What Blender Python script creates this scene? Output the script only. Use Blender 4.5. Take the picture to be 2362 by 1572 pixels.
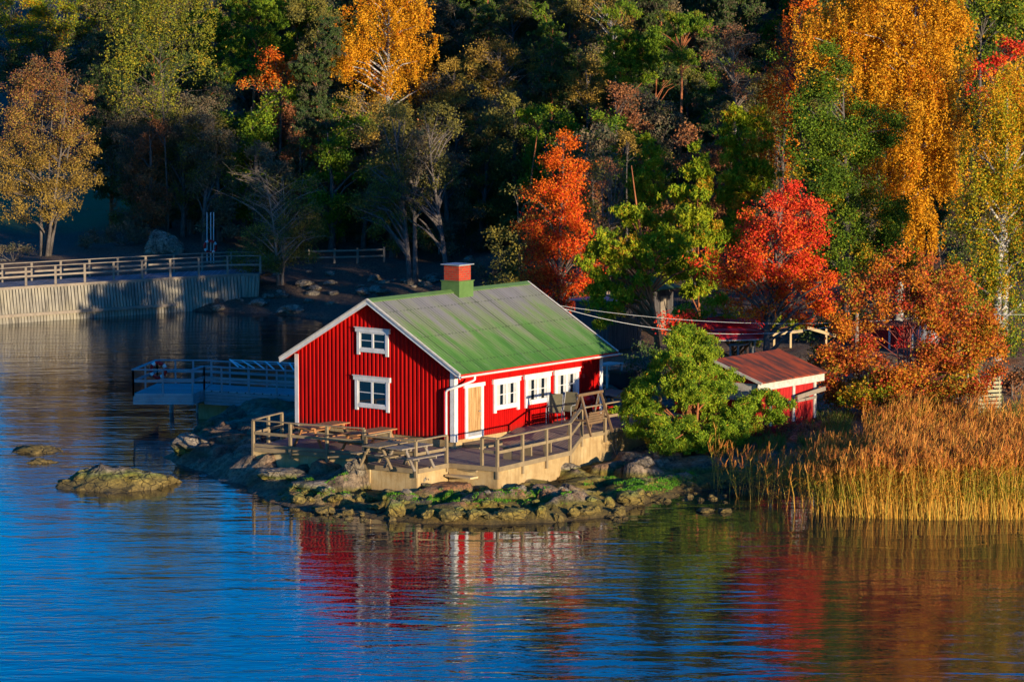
import bpy, math, random
import numpy as np
from mathutils import Vector, Matrix, noise as mnoise

for o in list(bpy.data.objects):
    bpy.data.objects.remove(o)
R = math.radians
scene = bpy.context.scene
COL = scene.collection

# ------------------------------------------------------------------ camera
F, TH, HC = 6855.7, R(6.119), 15.848
cam_d = bpy.data.cameras.new('camera')
cam = bpy.data.objects.new('camera', cam_d)
COL.objects.link(cam)
cam.location = (0, 0, HC)
cam.rotation_euler = (R(90) - TH, 0, 0)
cam_d.sensor_width = 36
cam_d.lens = 36 * F / 2362
cam_d.clip_start = 1
cam_d.clip_end = 6000
scene.camera = cam

# ------------------------------------------------------------------ light
SUN_AZ, SUN_EL = R(37), R(7.0)          # sun stands behind the camera, to its right
w = bpy.data.worlds.new('World')
scene.world = w
w.use_nodes = True
nt = w.node_tree
bg = nt.nodes['Background']
sky = nt.nodes.new('ShaderNodeTexSky')
sky.sky_type = 'NISHITA'
sky.sun_disc = False
sky.sun_elevation = SUN_EL
sky.sun_rotation = math.pi - SUN_AZ
sky.air_density = 1.0
sky.dust_density = 0.3
sky.ozone_density = 5.0
hs = nt.nodes.new('ShaderNodeHueSaturation')
hs.inputs['Hue'].default_value = 0.512
hs.inputs['Saturation'].default_value = 1.6
nt.links.new(sky.outputs[0], hs.inputs['Color'])
nt.links.new(hs.outputs[0], bg.inputs[0])
bg.inputs[1].default_value = 0.13
sd = bpy.data.lights.new('sun', 'SUN')
sd.energy = 3.4
sd.angle = R(0.5)
sd.color = (1.0, 0.82, 0.57)
sun = bpy.data.objects.new('sun', sd)
COL.objects.link(sun)
S = Vector((math.sin(SUN_AZ) * math.cos(SUN_EL), -math.cos(SUN_AZ) * math.cos(SUN_EL), math.sin(SUN_EL)))
sun.rotation_euler = S.to_track_quat('Z', 'Y').to_euler()
sun.location = (60, -60, 60)
scene.view_settings.view_transform = 'Standard'
scene.view_settings.look = 'None'
scene.view_settings.gamma = 1
scene.view_settings.exposure = 1.2
scene.render.engine = 'CYCLES'

# ------------------------------------------------------------------ picture -> world helpers
cs, sn = math.cos(TH), math.sin(TH)
def ray(u, v):
    a = (u * 1.0025 - 1181) / F
    b = (786 - v * 1.0025) / F
    return np.array([a, cs + b * sn, -sn + b * cs])
def at(u, v, z):
    r = ray(u, v)
    return np.array([0, 0, HC]) + r * ((z - HC) / r[2])
def aty(u, v, y):
    r = ray(u, v)
    return np.array([0, 0, HC]) + r * (y / r[1])

# ------------------------------------------------------------------ tagging and objects
def tag(o, label=None, cat=None, group=None, kind=None):
    if label: o['label'] = label
    if cat: o['category'] = cat
    if group: o['group'] = group
    if kind: o['kind'] = kind
    return o
def thing(name, label, cat, loc=(0, 0, 0), rz=0, group=None):
    o = bpy.data.objects.new(name, None)
    o.empty_display_size = 0.3
    COL.objects.link(o)
    o.location = loc
    o.rotation_euler = (0, 0, rz)
    return tag(o, label, cat, group)
def copy_tree(o, parent=None):
    c = o.copy()
    COL.objects.link(c)
    c.parent = parent
    for ch in list(o.children):
        copy_tree(ch, c)
    return c

class MB:
    def __init__(s):
        s.v = []; s.f = []
    def box(s, x0, x1, y0, y1, z0, z1, fn=None):
        n = len(s.v)
        P = [(x, y, z) for z in (z0, z1) for (x, y) in ((x0, y0), (x1, y0), (x1, y1), (x0, y1))]
        if fn: P = [fn(*p) for p in P]
        s.v += P
        s.f += [(n, n+3, n+2, n+1), (n+4, n+5, n+6, n+7), (n, n+1, n+5, n+4), (n+1, n+2, n+6, n+5), (n+2, n+3, n+7, n+6), (n+3, n, n+4, n+7)]
        return s
    def bar(s, a, b, w_=0.05, h=0.05, up=(0, 0, 1)):
        a = Vector(a); b = Vector(b); d = (b - a).normalized()
        u = Vector(up)
        sd_ = d.cross(u)
        if sd_.length < 1e-3: sd_ = d.cross(Vector((1, 0, 0)))
        sd_.normalize(); u = sd_.cross(d).normalized()
        n = len(s.v)
        for p in (a, b):
            for i, j in ((-1, -1), (1, -1), (1, 1), (-1, 1)):
                s.v.append(tuple(p + sd_ * (w_ / 2 * i) + u * (h / 2 * j)))
        s.f += [(n, n+1, n+2, n+3), (n+7, n+6, n+5, n+4), (n, n+4, n+5, n+1), (n+1, n+5, n+6, n+2), (n+2, n+6, n+7, n+3), (n+3, n+7, n+4, n)]
        return s
    def tube(s, pts, rad, k=6, cap=True):
        pts = [Vector(p) for p in pts]
        if not hasattr(rad, '__len__'): rad = [rad] * len(pts)
        n0 = len(s.v)
        for i, p in enumerate(pts):
            d = (pts[min(i+1, len(pts)-1)] - pts[max(i-1, 0)])
            if d.length < 1e-6: d = Vector((0, 0, 1))
            d.normalize()
            a = d.cross(Vector((0.13, 1, 0.21))).normalized(); b = d.cross(a)
            for j in range(k):
                t = 2 * math.pi * j / k
                s.v.append(tuple(p + a * (math.cos(t) * rad[i]) + b * (math.sin(t) * rad[i])))
        for i in range(len(pts) - 1):
            for j in range(k):
                q = n0 + i * k
                s.f.append((q + j, q + (j+1) % k, q + k + (j+1) % k, q + k + j))
        if cap:
            s.f.append(tuple(n0 + j for j in range(k))[::-1])
            s.f.append(tuple(n0 + (len(pts)-1) * k + j for j in range(k)))
        return s
    def poly(s, pts):
        n = len(s.v); s.v += [tuple(p) for p in pts]; s.f.append(tuple(range(n, n + len(pts)))); return s
    def prism(s, pts, z0, z1):
        n = len(s.v); k = len(pts)
        s.v += [(p[0], p[1], z0) for p in pts] + [(p[0], p[1], z1) for p in pts]
        s.f.append(tuple(n + i for i in range(k))[::-1]); s.f.append(tuple(n + k + i for i in range(k)))
        for i in range(k):
            s.f.append((n + i, n + (i+1) % k, n + k + (i+1) % k, n + k + i))
        return s
    def torus(s, c, r, r2, nrm, a0=0, a1=2*math.pi, seg=20, k=8):
        nrm = Vector(nrm).normalized(); a = nrm.cross(Vector((0, 0, 1)))
        if a.length < 1e-3: a = Vector((1, 0, 0))
        a.normalize(); b = nrm.cross(a); c = Vector(c); n0 = len(s.v)
        full = abs(a1 - a0 - 2*math.pi) < 1e-5
        m = seg if full else seg + 1
        for i in range(m):
            t = a0 + (a1 - a0) * i / seg
            e = a * math.cos(t) + b * math.sin(t)
            for j in range(k):
                q = 2*math.pi*j/k
                s.v.append(tuple(c + e * (r + r2 * math.cos(q)) + nrm * (r2 * math.sin(q))))
        for i in range(seg):
            i2 = (i + 1) % m
            for j in range(k):
                s.f.append((n0+i*k+j, n0+i2*k+j, n0+i2*k+(j+1) % k, n0+i*k+(j+1) % k))
        return s
    def build(s, name, mat, parent=None, smooth=False):
        me = bpy.data.meshes.new(name)
        me.from_pydata(s.v, [], s.f)
        me.materials.append(mat)
        if smooth: me.polygons.foreach_set('use_smooth', [True] * len(me.polygons))
        me.update()
        o = bpy.data.objects.new(name, me)
        COL.objects.link(o)
        if parent: o.parent = parent
        return o

# ------------------------------------------------------------------ materials
MATS = {}
class N:
    def __init__(s, name, rough=0.8, spec=0.3):
        s.m = bpy.data.materials.new(name); s.m.use_nodes = True
        s.t = s.m.node_tree; s.b = s.t.nodes['Principled BSDF']
        s.b.inputs['Roughness'].default_value = rough
        s.b.inputs['Specular IOR Level'].default_value = spec
        s.tc = s.t.nodes.new('ShaderNodeTexCoord')
        MATS[name] = s.m
    def n(s, t, **k):
        x = s.t.nodes.new(t)
        for a, b in k.items(): setattr(x, a, b)
        return x
    def l(s, a, b): s.t.links.new(a, b)
    def map(s, scale=(1, 1, 1), coord='Object', rot=(0, 0, 0)):
        m = s.n('ShaderNodeMapping'); m.inputs['Scale'].default_value = scale; m.inputs['Rotation'].default_value = rot
        s.l(s.tc.outputs[coord], m.inputs[0]); return m.outputs[0]
    def noise(s, vec, scale=5, detail=6, rough=0.6, dist=0):
        x = s.n('ShaderNodeTexNoise'); x.inputs['Scale'].default_value = scale; x.inputs['Detail'].default_value = detail
        x.inputs['Roughness'].default_value = rough; x.inputs['Distortion'].default_value = dist
        s.l(vec, x.inputs['Vector']); return x.outputs['Fac']
    def ramp(s, fac, stops, interp='LINEAR'):
        x = s.n('ShaderNodeValToRGB'); x.color_ramp.interpolation = interp
        e = x.color_ramp.elements
        while len(e) > len(stops): e.remove(e[-1])
        while len(e) < len(stops): e.new(0.5)
        for i, (p, c) in enumerate(stops):
            e[i].position = p
            e[i].color = (c, c, c, 1) if not hasattr(c, '__len__') else (*c, 1)
        s.l(fac, x.inputs[0]); return x.outputs[0]
    def mix(s, fac, a, b, blend='MIX'):
        x = s.n('ShaderNodeMix', data_type='RGBA', blend_type=blend)
        for sock, val in ((x.inputs[0], fac), (x.inputs[6], a), (x.inputs[7], b)):
            if isinstance(val, bpy.types.NodeSocket): s.l(val, sock)
            elif hasattr(val, '__len__'): sock.default_value = (*val, 1)
            else: sock.default_value = val
        return x.outputs[2]
    def math(s, op, a, b=0.0):
        x = s.n('ShaderNodeMath', operation=op)
        for i, val in enumerate((a, b)):
            if isinstance(val, bpy.types.NodeSocket): s.l(val, x.inputs[i])
            else: x.inputs[i].default_value = val
        return x.outputs[0]
    def bump(s, h, strength=0.5, dist=0.02):
        x = s.n('ShaderNodeBump'); x.inputs['Strength'].default_value = strength; x.inputs['Distance'].default_value = dist
        s.l(h, x.inputs['Height']); s.l(x.outputs[0], s.b.inputs['Normal'])
    def col(s, c):
        if isinstance(c, bpy.types.NodeSocket): s.l(c, s.b.inputs['Base Color'])
        else: s.b.inputs['Base Color'].default_value = (*c, 1)
        return s

def paint(name, c1, c2, scale=3, rough=0.6, stretch=(1, 1, 1), bump=0.15, lo=0.35, hi=0.7):
    m = N(name, rough)
    v = m.map(stretch)
    a = m.noise(v, scale); b = m.noise(v, scale * 9, 3)
    m.col(m.mix(m.math('MULTIPLY', b, 0.35), m.ramp(a, [(lo, c1), (hi, c2)]), tuple(x * 0.55 for x in c1)))
    m.bump(b, bump, 0.01)
    return m.m

white = paint('white_paint', (.74, .73, .70), (.55, .53, .49), 5, .6, (1, 1, .5), .15, .4, .75)
def redwall():
    m = N('red_paint', .75, .1)
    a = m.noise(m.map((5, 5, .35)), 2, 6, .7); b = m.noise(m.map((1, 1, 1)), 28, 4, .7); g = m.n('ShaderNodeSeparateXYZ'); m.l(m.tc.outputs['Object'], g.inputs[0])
    c = m.ramp(a, [(.3, (.27, .002, .002)), (.5, (.43, .003, .002)), (.7, (.49, .007, .004))])
    c = m.mix(m.ramp(b, [(.56, 0), (.72, .5)]), c, (.20, .006, .005))
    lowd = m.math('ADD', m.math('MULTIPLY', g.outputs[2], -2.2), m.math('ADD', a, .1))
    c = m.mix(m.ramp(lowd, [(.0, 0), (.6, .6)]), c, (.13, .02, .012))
    m.col(c); m.bump(m.math('ADD', a, m.math('MULTIPLY', b, .5)), .35, .012); return m.m
red = redwall()
redtrim = paint('red_trim_paint', (.6, .03, .012), (.5, .02, .01), 3, .6)
woodgrey = paint('weathered_wood', (.30, .245, .18), (.20, .16, .12), 3, .85, (1, 1, 1), .3)
woodrail = paint('rail_wood', (.30, .22, .12), (.19, .14, .08), 3, .85, (1, 1, 1), .3)
woodorange = paint('oiled_wood', (.42, .19, .07), (.30, .13, .05), 3, .7, (1, 1, 1), .3)
woodnew = paint('fresh_wood', (.62, .45, .24), (.5, .36, .18), 3, .7)
woodblue = paint('jetty_wood', (.34, .34, .34), (.22, .23, .24), 3, .85, (1, 1, 1), .3)
darkmetal = paint('dark_metal', (.03, .03, .035), (.05, .05, .05), 3, .4)
greymetal = paint('grey_metal', (.35, .36, .37), (.25, .26, .27), 3, .4)
sling = paint('sling_fabric', (.16, .14, .08), (.11, .10, .06), 5, .8)
black = paint('black_plastic', (.012, .012, .015), (.02, .02, .02), 3, .5)
redplastic = paint('red_plastic', (.6, .01, .008), (.5, .01, .008), 3, .35)
curtain = paint('curtain_cloth', (.50, .50, .47), (.36, .36, .35), 3, .9)
sidewhite = paint('aged_white_board', (.62, .58, .5), (.40, .36, .3), 6, .7, (1, 1, 1), .3)
roofgreen = paint('green_sheet_metal', (.085, .16, .04), (.12, .21, .06), 3, .5)
cable_m = paint('cable_white', (.6, .6, .58), (.6, .6, .58), 3, .5)

def door_mat():
    m = N('door_wood', .7)
    v = m.map((9, 9, .6)); a = m.noise(v, 3, 8)
    m.col(m.ramp(a, [(.35, (.26, .13, .045)), (.5, (.42, .24, .09)), (.65, (.52, .33, .15))]))
    m.bump(a, .3, .01); return m.m
doorwood = door_mat()
def glass_mat():
    m = N('window_glass', .03, .8); m.col((.006, .012, .02)); return m.m
glass = glass_mat()
def clearglass():
    m = N('clear_glass', .02, .5)
    m.b.inputs['Transmission Weight'].default_value = 1.0
    m.b.inputs['IOR'].default_value = 1.02
    m.col((.9, .95, .95)); return m.m
cglass = clearglass()
def roof_mat():
    m = N('mossy_roof_sheet', .6)
    v = m.map((1.3, .22, .22)); a = m.noise(v, 1.6, 5, .6)
    g = m.n('ShaderNodeSeparateXYZ'); m.l(m.tc.outputs['Object'], g.inputs[0])
    h = m.math('DIVIDE', m.math('ADD', g.outputs[2], -2.3), 2.4)      # 0 at the eave, 1 at the ridge: moss creeps up from below
    k = m.math('ADD', h, m.math('MULTIPLY', m.math('ADD', a, -0.5), 1.7))
    c = m.ramp(k, [(.0, (.055, .17, .025)), (.30, (.10, .22, .045)), (.52, (.17, .22, .095)), (.74, (.20, .205, .155)), (1, (.20, .19, .195))])
    f = m.noise(m.map((1, 1, 1)), 45, 3, .7)
    c = m.mix(m.ramp(f, [(.5, 0), (.75, .55)]), c, (.07, .10, .04))
    xx = g.outputs[0]
    def lines(pitch, off, w0, w1, amt, c):
        fr = m.math('FRACT', m.math('DIVIDE', m.math('ADD', xx, off), pitch))
        k = m.ramp(m.math('ABSOLUTE', m.math('ADD', fr, -.5)), [(w0, 0), (w1, amt)])
        return m.mix(k, c, (.035, .045, .02))
    c = lines(.152, 10.307, .36, .46, .45, c)
    c = lines(.76, 10.307-.38+.76*.5, .475, .49, .85, c)
    rw = m.math('FRACT', m.math('MULTIPLY', h, 3.0)); dt = m.math('FRACT', m.math('DIVIDE', m.math('ADD', xx, 10.3), .19))
    rk = m.math('MULTIPLY', m.ramp(m.math('ABSOLUTE', m.math('ADD', rw, -.5)), [(.015, 1), (.025, 0)]), m.ramp(m.math('ABSOLUTE', m.math('ADD', dt, -.5)), [(.16, 1), (.2, 0)]))
    c = m.mix(m.math('MULTIPLY', rk, .7), c, (.03, .04, .02))
    rs_ = m.noise(m.map((7, .5, .5)), 2, 5, .7); c = m.mix(m.ramp(rs_, [(.58, 0), (.75, .5)]), c, (.30, .30, .24))
    m.col(c); m.bump(f, .3, .006); return m.m
roofm = roof_mat()
def brick_mat():
    m = N('red_brick', .85)
    b = m.n('ShaderNodeTexBrick'); b.inputs['Scale'].default_value = 1
    b.inputs['Brick Width'].default_value = .25; b.inputs['Row Height'].default_value = .085; b.inputs['Mortar Size'].default_value = .012
    b.inputs['Color1'].default_value = (.46, .035, .01, 1); b.inputs['Color2'].default_value = (.30, .022, .01, 1); b.inputs['Mortar'].default_value = (.20, .09, .05, 1)
    s_ = m.n('ShaderNodeSeparateXYZ'); m.l(m.tc.outputs['Object'], s_.inputs[0])
    cx = m.n('ShaderNodeCombineXYZ'); m.l(m.math('ADD', s_.outputs[0], s_.outputs[1]), cx.inputs[0]); m.l(s_.outputs[2], cx.inputs[1])
    m.l(cx.outputs[0], b.inputs['Vector']); m.col(b.outputs['Color']); m.bump(b.outputs['Fac'], -.5, .01); return m.m
brick = brick_mat()
def concrete_mat():
    m = N('stained_concrete', .9)
    a = m.noise(m.map((1, 1, 1)), 1.2, 8, .65); s_ = m.noise(m.map((4, 4, .5)), 2, 5)
    c = m.ramp(a, [(.3, (.28, .17, .07)), (.5, (.42, .29, .13)), (.7, (.50, .39, .21))])
    c = m.mix(m.ramp(s_, [(.5, 0), (.7, .55)]), c, (.24, .15, .06))
    f = m.noise(m.map((1, 1, 1)), 25, 4)
    m.col(c); m.bump(f, .5, .02); return m.m
concrete = concrete_mat()
def rock_mat(name, algae=True):
    m = N(name, .85)
    g = m.n('ShaderNodeNewGeometry'); sx = m.n('ShaderNodeSeparateXYZ'); m.l(g.outputs['Position'], sx.inputs[0])
    gv = m.n('ShaderNodeMapping'); m.l(g.outputs['Position'], gv.inputs[0])
    v = gv.outputs[0]
    a = m.noise(v, .9, 10, .7, .4); f = m.noise(v, 9, 6, .7)
    c = m.ramp(a, [(.3, (.07, .055, .04)), (.45, (.20, .16, .11)), (.55, (.33, .27, .19)), (.7, (.42, .36, .27))])
    c = m.mix(m.ramp(f, [(.42, .6), (.55, 0)]), c, (.05, .042, .035))
    if algae:
        zz = m.math('ADD', sx.outputs[2], m.math('MULTIPLY', m.math('ADD', a, -.5), .35))
        zr = m.math('DIVIDE', m.math('ADD', zz, .1), 1.4)
        al = m.ramp(zr, [(.0, (.03, .022, .008)), (.12, (.17, .11, .015)), (.30, (.27, .19, .02)), (.40, (.17, .20, .02))])
        mk = m.ramp(zr, [(.40, 1), (.50, 0)])
        c = m.mix(m.math('MULTIPLY', mk, .85), c, m.mix(m.ramp(f, [(.4, .7), (.6, 0)]), al, (.05, .04, .01)))
    vo = m.n('ShaderNodeTexVoronoi', feature='DISTANCE_TO_EDGE'); vo.inputs['Scale'].default_value = 2.2; m.l(v, vo.inputs['Vector'])
    crk = m.ramp(vo.outputs['Distance'], [(.0, 1), (.035, 0)])
    c = m.mix(m.math('MULTIPLY', crk, .75), c, (.02, .016, .012))
    m.col(c); m.bump(m.math('ADD', m.math('ADD', f, a), m.math('MULTIPLY', crk, -.6)), .9, .08); return m.m
rock = rock_mat('shore_rock'); dryrock = rock_mat('dry_rock', False)
def ground_mat():
    m = N('shore_ground', .95)
    g = m.n('ShaderNodeNewGeometry'); sx = m.n('ShaderNodeSeparateXYZ'); m.l(g.outputs['Position'], sx.inputs[0])
    v = g.outputs['Position']
    a = m.noise(v, .7, 10, .7, .5); f = m.noise(v, 8, 6, .75); l2 = m.noise(v, .35, 4)
    c = m.ramp(a, [(.3, (.06, .04, .025)), (.45, (.20, .14, .085)), (.55, (.33, .24, .15)), (.7, (.42, .33, .23))])
    c = m.mix(m.ramp(f, [(.40, .75), (.55, 0)]), c, (.04, .032, .028))
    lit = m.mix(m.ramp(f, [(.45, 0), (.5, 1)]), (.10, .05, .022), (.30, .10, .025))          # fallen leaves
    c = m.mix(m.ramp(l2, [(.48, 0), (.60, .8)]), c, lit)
    zz = m.math('ADD', sx.outputs[2], m.math('MULTIPLY', m.math('ADD', a, -.5), .5))
    zr = m.math('DIVIDE', m.math('ADD', zz, .1), 1.4)
    al = m.ramp(zr, [(.0, (.02, .015, .006)), (.1, (.11, .07, .012)), (.25, (.24, .17, .02)), (.35, (.20, .19, .02)), (.45, (.14, .20, .02))])
    lx = m.ramp(m.math('DIVIDE', m.math('ADD', sx.outputs[0], 9.0), 5.0), [(.0, .12), (1, .85)])
    c = m.mix(m.math('MULTIPLY', m.ramp(zr, [(.30, 1), (.42, 0)]), lx), c, m.mix(m.ramp(f, [(.4, .7), (.58, 0)]), al, (.045, .035, .01)))
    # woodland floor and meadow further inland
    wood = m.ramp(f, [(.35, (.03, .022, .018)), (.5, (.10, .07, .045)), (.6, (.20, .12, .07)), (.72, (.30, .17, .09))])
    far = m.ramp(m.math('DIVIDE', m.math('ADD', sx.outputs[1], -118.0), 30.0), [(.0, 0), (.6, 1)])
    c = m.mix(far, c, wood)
    mx = m.n('ShaderNodeVectorMath', operation='DISTANCE'); m.l(g.outputs['Position'], mx.inputs[0]); mx.inputs[1].default_value = (-33, 204, 4)
    md = m.ramp(m.math('DIVIDE', m.math('ADD', mx.outputs['Value'], m.math('MULTIPLY', l2, 6)), 30.0), [(.5, 1), (.62, 0)])
    c = m.mix(md, c, m.ramp(f, [(.3, (.06, .13, .05)), (.7, (.11, .20, .07))]))
    m.col(c); m.bump(m.math('ADD', f, a), .9, .10); return m.m
groundm = ground_mat()
def pierwall_mat():
    m = N('pier_wall_planks', .9)
    a = m.noise(m.map((1, 1, .15)), 3.5, 6, .7); b = m.noise(m.map((1, 1, 1)), .5, 5)
    c = m.ramp(a, [(.35, (.10, .09, .075)), (.6, (.30, .27, .21))])
    c = m.mix(m.ramp(b, [(.4, 0), (.65, .6)]), c, (.36, .31, .2))
    m.col(c); return m.m
pierwall = pierwall_mat()
def water_mat():
    m = N('lake_water', .012, .5)
    m.b.inputs['IOR'].default_value = 1.6
    m.col((.002, .012, .018))
    g = m.n('ShaderNodeNewGeometry'); sx = m.n('ShaderNodeSeparateXYZ'); m.l(g.outputs['Position'], sx.inputs[0])
    def sc(x, y, r=0):
        q = m.n('ShaderNodeMapping'); q.inputs['Scale'].default_value = (x, y, 1); q.inputs['Rotation'].default_value = (0, 0, r)
        m.l(g.outputs['Position'], q.inputs[0]); return q.outputs[0]
    n1 = m.noise(sc(.22, .75, .12), 1.0, 2, .5, .6)       # long swell
    n2 = m.noise(sc(.8, 2.2, -.1), 1.0, 3, .55, .8)     # ripples
    n3 = m.noise(sc(3.0, 7.0, .15), 1.0, 2, .5, .3)      # fine chop
    patch = m.ramp(m.noise(sc(.035, .09), 1.0, 3), [(.38, .35), (.62, 1.0)])
    side = m.ramp(m.math('DIVIDE', m.math('ADD', sx.outputs[0], 25.0), 45.0), [(.15, 1.0), (.8, .30)])
    k = m.math('MULTIPLY', patch, side)
    h = m.math('ADD', m.math('MULTIPLY', n1, .035), m.math('ADD', m.math('MULTIPLY', m.math('MULTIPLY', n2, .030), k), m.math('MULTIPLY', m.math('MULTIPLY', n3, .004), k)))
    m.bump(h, 1.0, 1.0)
    return m.m
waterm = water_mat()
def foliage_mat():
    m = N('leaves', .7, .12)
    at_ = m.n('ShaderNodeAttribute', attribute_name='leaf')
    m.col(at_.outputs['Color'])
    out = m.t.nodes['Material Output']
    tr = m.n('ShaderNodeBsdfTranslucent'); m.l(at_.outputs['Color'], tr.inputs[0])
    mx = m.n('ShaderNodeMixShader'); mx.inputs[0].default_value = .16
    m.l(m.b.outputs[0], mx.inputs[1]); m.l(tr.outputs[0], mx.inputs[2]); m.l(mx.outputs[0], out.inputs[0])
    return m.m
leafm = foliage_mat()
def bark(name, c1, c2, sc=(6, 6, 1.5)):
    m = N(name, .95)
    a = m.noise(m.map(sc), 2, 6, .7)
    m.col(m.ramp(a, [(.35, c1), (.65, c2)])); m.bump(a, .6, .03); return m.m
barkgrey = bark('grey_bark', (.05, .042, .035), (.17, .14, .12))
barkpale = bark('pale_twig_bark', (.16, .12, .09), (.30, .24, .18))
barkpine = bark('pine_bark', (.22, .07, .025), (.42, .15, .06))
barkbirch = bark('birch_bark', (.07, .06, .05), (.62, .58, .52), (1.5, 1.5, 7))
barkred = bark('red_twig_bark', (.14, .035, .03), (.28, .08, .06))

# ------------------------------------------------------------------ terrain
def P0(u, v): 
    p = at(u, v, 0); return (p[0], p[1])
shore = [(-300, 150), (-60, 150)] + [P0(*q) for q in [(-80, 742), (0, 737), (200, 724), (400, 712), (450, 716), (500, 717), (600, 719), (690, 726), (760, 738), (850, 748), (960, 772), (1010, 800), (960, 838), (860, 862), (740, 885),
        (640, 902), (585, 925), (520, 950), (478, 966), (440, 1000), (394, 1022), (398, 1046), (465, 1072), (520, 1098), (590, 1124), (612, 1140), (700, 1170), (800, 1188), (880, 1193), (1000, 1195), (1150, 1202), (1260, 1200),
        (1400, 1188), (1450, 1168), (1500, 1150), (1560, 1130), (1640, 1128), (1700, 1116), (1850, 1108), (2100, 1104), (2500, 1108)]] + [(40, 100), (80, 92), (300, 80), (900, 80), (900, 900), (-900, 900), (-900, 150)]
shore = np.array(shore)
CP = [(-8, 105, .8), (-9.4, 103, .78), (-7.5, 101.3, .62), (-5.5, 100, .42), (-4.5, 98.2, .22), (-3, 97.2, .2), (-1.8, 98.6, .3), (-.2, 97.7, .28), (1.2, 100, .26), (2.6, 101.6, .32), (4, 103, .4), (5, 105, .5), (0, 108, .8), (5, 112, 1.1), (-6, 110, .9), (-10, 113, .7), (-9, 117, .7), (-2, 118, 1.1), (9, 108, .9), (12, 113, 1.0), (17, 111, .9), (22, 112, 1.0),
      (5, 120, 1.4), (12, 124, 2.1), (20, 124, 2.2), (0, 132, 2.0), (8, 138, 2.6), (18, 140, 3.2), (0, 150, 1.8), (-17.5, 161, .25), (-14.5, 162.5, .4), (-12, 162.5, .45), (-9, 160, .5), (-5, 158, .6), (-16, 163.8, .4), (-7, 166, 1.3), (-12, 168.5, 1.2), (-15, 173, 1.6), (-8, 172, 2.0), (0, 168, 2.6), (8, 165, 4), (-20, 170, 1.9), (-25, 172, 1.9), (-30, 175, 2.0), (-28, 183, 2.1),
      (-35, 200, 3.4), (-20, 182, 2.6), (-12, 185, 3), (0, 190, 4.5), (10, 190, 8.5), (25, 190, 11), (12, 215, 17), (30, 215, 19), (-40, 175, 2), (-60, 180, 3), (-30, 215, 5), (-45, 240, 9), (0, 230, 13), (30, 170, 6), (45, 130, 3), (40, 220, 18), (0, 270, 18), (25, 250, 24), (-60, 300, 18), (60, 300, 18), (80, 140, 5), (100, 250, 14), (200, 300, 18), (-200, 300, 18), (0, 500, 30), (-400, 500, 30), (500, 500, 30), (400, 100, 4), (-200, 170, 3)]
CP = np.array(CP, float)
def inside(px_, py_):
    r = np.zeros(px_.shape, bool)
    n = len(shore)
    for i in range(n):
        x1, y1 = shore[i]; x2, y2 = shore[(i+1) % n]
        c = ((y1 > py_) != (y2 > py_)) & (px_ < (x2-x1) * (py_-y1) / (y2-y1+1e-12) + x1)
        r ^= c
    return r
def sdist(X, Y):
    d = np.full(X.shape, 1e9)
    n = len(shore)
    for i in range(n):
        x1, y1 = shore[i]; x2, y2 = shore[(i+1) % n]
        dx, dy = x2-x1, y2-y1
        t = np.clip(((X-x1)*dx + (Y-y1)*dy) / (dx*dx+dy*dy), 0, 1)
        d = np.minimum(d, np.hypot(X-x1-t*dx, Y-y1-t*dy))
    return np.where(inside(X, Y), d, -d)
_rng = np.random.default_rng(5)
_w = []
for o_ in range(7):
    for k in range(5):
        a = _rng.uniform(0, 2*np.pi); f_ = 0.12 * 1.9**o_
        _w.append((f_*np.cos(a), f_*np.sin(a), _rng.uniform(0, 6.28), 0.62**o_))
def wob(X, Y):
    s_ = 0
    for a, b, p, q in _w:
        s_ = s_ + q * np.sin(a*X*6.28/1.0 + b*Y*6.28/1.0 + p + 1.3*np.sin(b*X*3.1 - a*Y*2.7))
    return s_ / 4
_sx = _rng.uniform(-20, 11, 900); _sy = _rng.uniform(94, 120, 900)
_st = _rng.normal(size=(900, 2))*.16; _so = _rng.normal(size=900)*.085
_ca, _sa = math.cos(-.35), math.sin(-.35)
_su = (_sx*_ca - _sy*_sa)*.55; _sv = (_sx*_sa + _sy*_ca)*1.15
def slabs(X, Y):
    """broken bedrock: every cell is a tilted slab with a crack round it"""
    sh = X.shape; x = X.ravel(); y = Y.ravel(); out = np.zeros(len(x))
    m = np.where((x > -20) & (x < 11) & (y > 94) & (y < 120))[0]
    for c in np.array_split(m, max(1, len(m)//4000)):
        if len(c) == 0: continue
        u = (x[c]*_ca - y[c]*_sa)*.55; v = (x[c]*_sa + y[c]*_ca)*1.15
        D = (u[:, None]-_su)**2 + (v[:, None]-_sv)**2
        i = np.argpartition(D, 1, axis=1)[:, :2]
        r_ = np.arange(len(c)); d0 = D[r_, i[:, 0]]; d1 = D[r_, i[:, 1]]
        sw_ = d1 < d0; k = np.where(sw_, i[:, 1], i[:, 0]); a = np.sqrt(np.minimum(d0, d1)); b = np.sqrt(np.maximum(d0, d1))
        t = np.clip((x[c]-_sx[k])*_st[k, 0] + (y[c]-_sy[k])*_st[k, 1], -.16, .16)
        out[c] = t + _so[k] - np.clip(.10-(b-a), 0, .10)*1.6
    return out.reshape(sh)
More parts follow.
